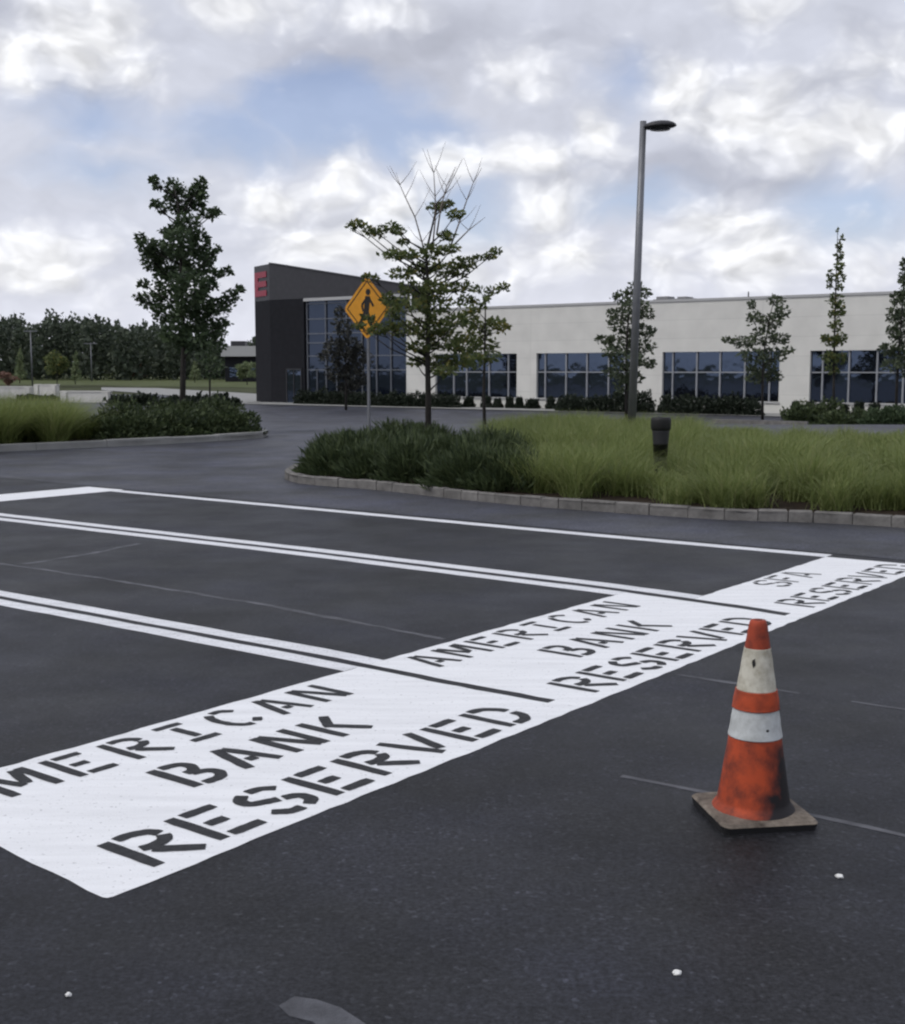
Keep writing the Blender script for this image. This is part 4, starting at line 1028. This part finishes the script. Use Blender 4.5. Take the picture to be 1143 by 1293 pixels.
GREY = [(455, 78, 140, 42, .95), (545, 55, 110, 50, .8), (235, 55, 44, 44, .5), (850, 216, 120, 26, 1.0), (945, 226, 90, 22, .8), (720, 40, 100, 50, .5), (1045, 118, 90, 30, .55), (15, 12, 60, 20, .7), (840, 55, 70, 36, .45), (430, 278, 80, 14, .6), (700, 226, 60, 16, .55), (1110, 30, 60, 34, .45), (110, 112, 90, 20, .5), (300, 110, 80, 24, .4), (900, 250, 90, 18, .5)]
BLUE = [(415, 145, 100, 48, 1.1), (505, 170, 80, 34, .9), (310, 175, 80, 44, .7), (815, 250, 70, 28, .65), (575, 275, 60, 40, .7), (790, 108, 46, 44, .4), (1080, 262, 90, 38, .65), (110, 150, 100, 36, .5), (130, 215, 90, 26, .45)]
G_ = blobs(GREY, WP); B_ = mth('MULTIPLY', blobs(BLUE, WP), 1.45)
LIGHT = (-.010, .016, 0)       # towards the sun, in the sky's own angles
def cloud(off):
    src = vm('ADD', WP, off).outputs[0] if off else WP
    f = noise(9, 5, .52, src, (3.1, 1.7, 0), .25).outputs['Fac']
    v = N.new('ShaderNodeTexVoronoi'); v.voronoi_dimensions = '2D'; v.feature = 'SMOOTH_F1'; v.inputs['Scale'].default_value = 21; v.inputs['Smoothness'].default_value = .5
    v.inputs['Detail'].default_value = 2.0; v.inputs['Roughness'].default_value = .5; v.inputs['Lacunarity'].default_value = 2.3
    L.new(vm('ADD', src, (2.2, 5.1, 0)).outputs[0], v.inputs['Vector'])
    return f, mth('MULTIPLY_ADD', v.outputs['Distance'], -1.0, .42)
fA, pA = cloud(None); fB, pB = cloud(LIGHT)
W_ = blobs(WHITE, WP)
nz = mth('ADD', mth('MULTIPLY', mth('SUBTRACT', fA, .5), 1.0), mth('MULTIPLY', pA, .55))
wraw = mth('ADD', W_, nz)
wmask = mth('MULTIPLY', sstep(wraw, -.02, 1.0), .92)
f3 = noise(4, 5, .55, P, (1.3, 9.1, 0)).outputs['Fac']
bmask = mth('MULTIPLY', sstep(mth('ADD', B_, mth('MULTIPLY', mth('SUBTRACT', fA, .5), 1.0)), .15, 1.1), .68)
gmask = sstep(mth('ADD', G_, mth('MULTIPLY', mth('SUBTRACT', fA, .5), 1.0)), .15, 1.0)
# light and shade inside the cloud: the side turned to the sun is brighter
rel = mth('ADD', mth('MULTIPLY', mth('SUBTRACT', fA, fB), 1.0), mth('MULTIPLY', mth('SUBTRACT', pA, pB), 1.0))
def mixc(fac, a, b):
    k = N.new('ShaderNodeMix'); k.data_type = 'RGBA'
    if isinstance(fac, (int, float)): k.inputs['Factor'].default_value = fac
    else: L.new(fac, k.inputs['Factor'])
    for nm, q in (('A', a), ('B', b)):
        if isinstance(q, tuple): k.inputs[nm].default_value = (*q, 1)
        else: L.new(q, k.inputs[nm])
    return k.outputs['Result']
VEIL = (.60, .625, .715); WHT = (.85, .855, .875); GRY = (.45, .47, .55)
low = mth('SUBTRACT', 1.0, sstep(el, .0, .16)); c = mixc(low, VEIL, (.72, .735, .82))
c = mixc(mth('MULTIPLY', gmask, .9), c, GRY)
c = mixc(mth('MULTIPLY', wmask, mth('MULTIPLY_ADD', gmask, -.45, 1.0)), c, WHT)
sc = vm('SCALE', c); L.new(mth('ADD', 1.0, mth('MULTIPLY', rel, mth('MULTIPLY_ADD', wmask, .36, .10))), sc.inputs['Scale'])
bgc = N.new('ShaderNodeBackground'); L.new(sc.outputs[0], bgc.inputs[0]); bgc.inputs[1].default_value = 1.0
bgs = N.new('ShaderNodeBackground'); L.new(vm('MULTIPLY', sky.outputs[0], (1.0, .95, 1.08)).outputs[0], bgs.inputs[0]); bgs.inputs[1].default_value = .125
mxs = N.new('ShaderNodeMixShader'); clear = mth('MULTIPLY', bmask, mth('SUBTRACT', 1.0, mth('MULTIPLY', wmask, .95)))
L.new(clear, mxs.inputs[0]); L.new(bgc.outputs[0], mxs.inputs[1]); L.new(bgs.outputs[0], mxs.inputs[2]); L.new(mxs.outputs[0], out.inputs['Surface'])
w.cycles.sampling_method = 'MANUAL'; w.cycles.sample_map_resolution = 512

sd = bpy.data.lights.new('sun', 'SUN'); sd.energy = 1.35; sd.angle = R(24); sd.color = (1, .96, .9)
so = bpy.data.objects.new('sun', sd); COL.objects.link(so)
dirv = Vector((math.sin(SUN_AZ)*math.cos(SUN_EL), math.cos(SUN_AZ)*math.cos(SUN_EL), math.sin(SUN_EL)))
so.rotation_euler = dirv.to_track_quat('Z', 'Y').to_euler(); so.location = dirv*60

# ------------------------------------------------------------------ camera and output
cd = bpy.data.cameras.new('camera'); cam = bpy.data.objects.new('camera', cd); COL.objects.link(cam)
cam.location = (0, 0, H); cam.rotation_euler = (math.pi/2-PITCH, 0, 0)
cd.sensor_fit = 'HORIZONTAL'; cd.sensor_width = 36; cd.lens = 36*F/1143; cd.clip_start = .1; cd.clip_end = 6000
S.camera = cam
S.view_settings.view_transform = 'Standard'; S.view_settings.look = 'None'; S.view_settings.exposure = .1; S.view_settings.gamma = 1
S.cycles.use_denoising = True
S.cycles.filter_width = 2.3
S.cycles.use_adaptive_sampling = True; S.cycles.adaptive_threshold = .03; S.cycles.max_bounces = 5; S.cycles.diffuse_bounces = 3; S.cycles.transparent_max_bounces = 8
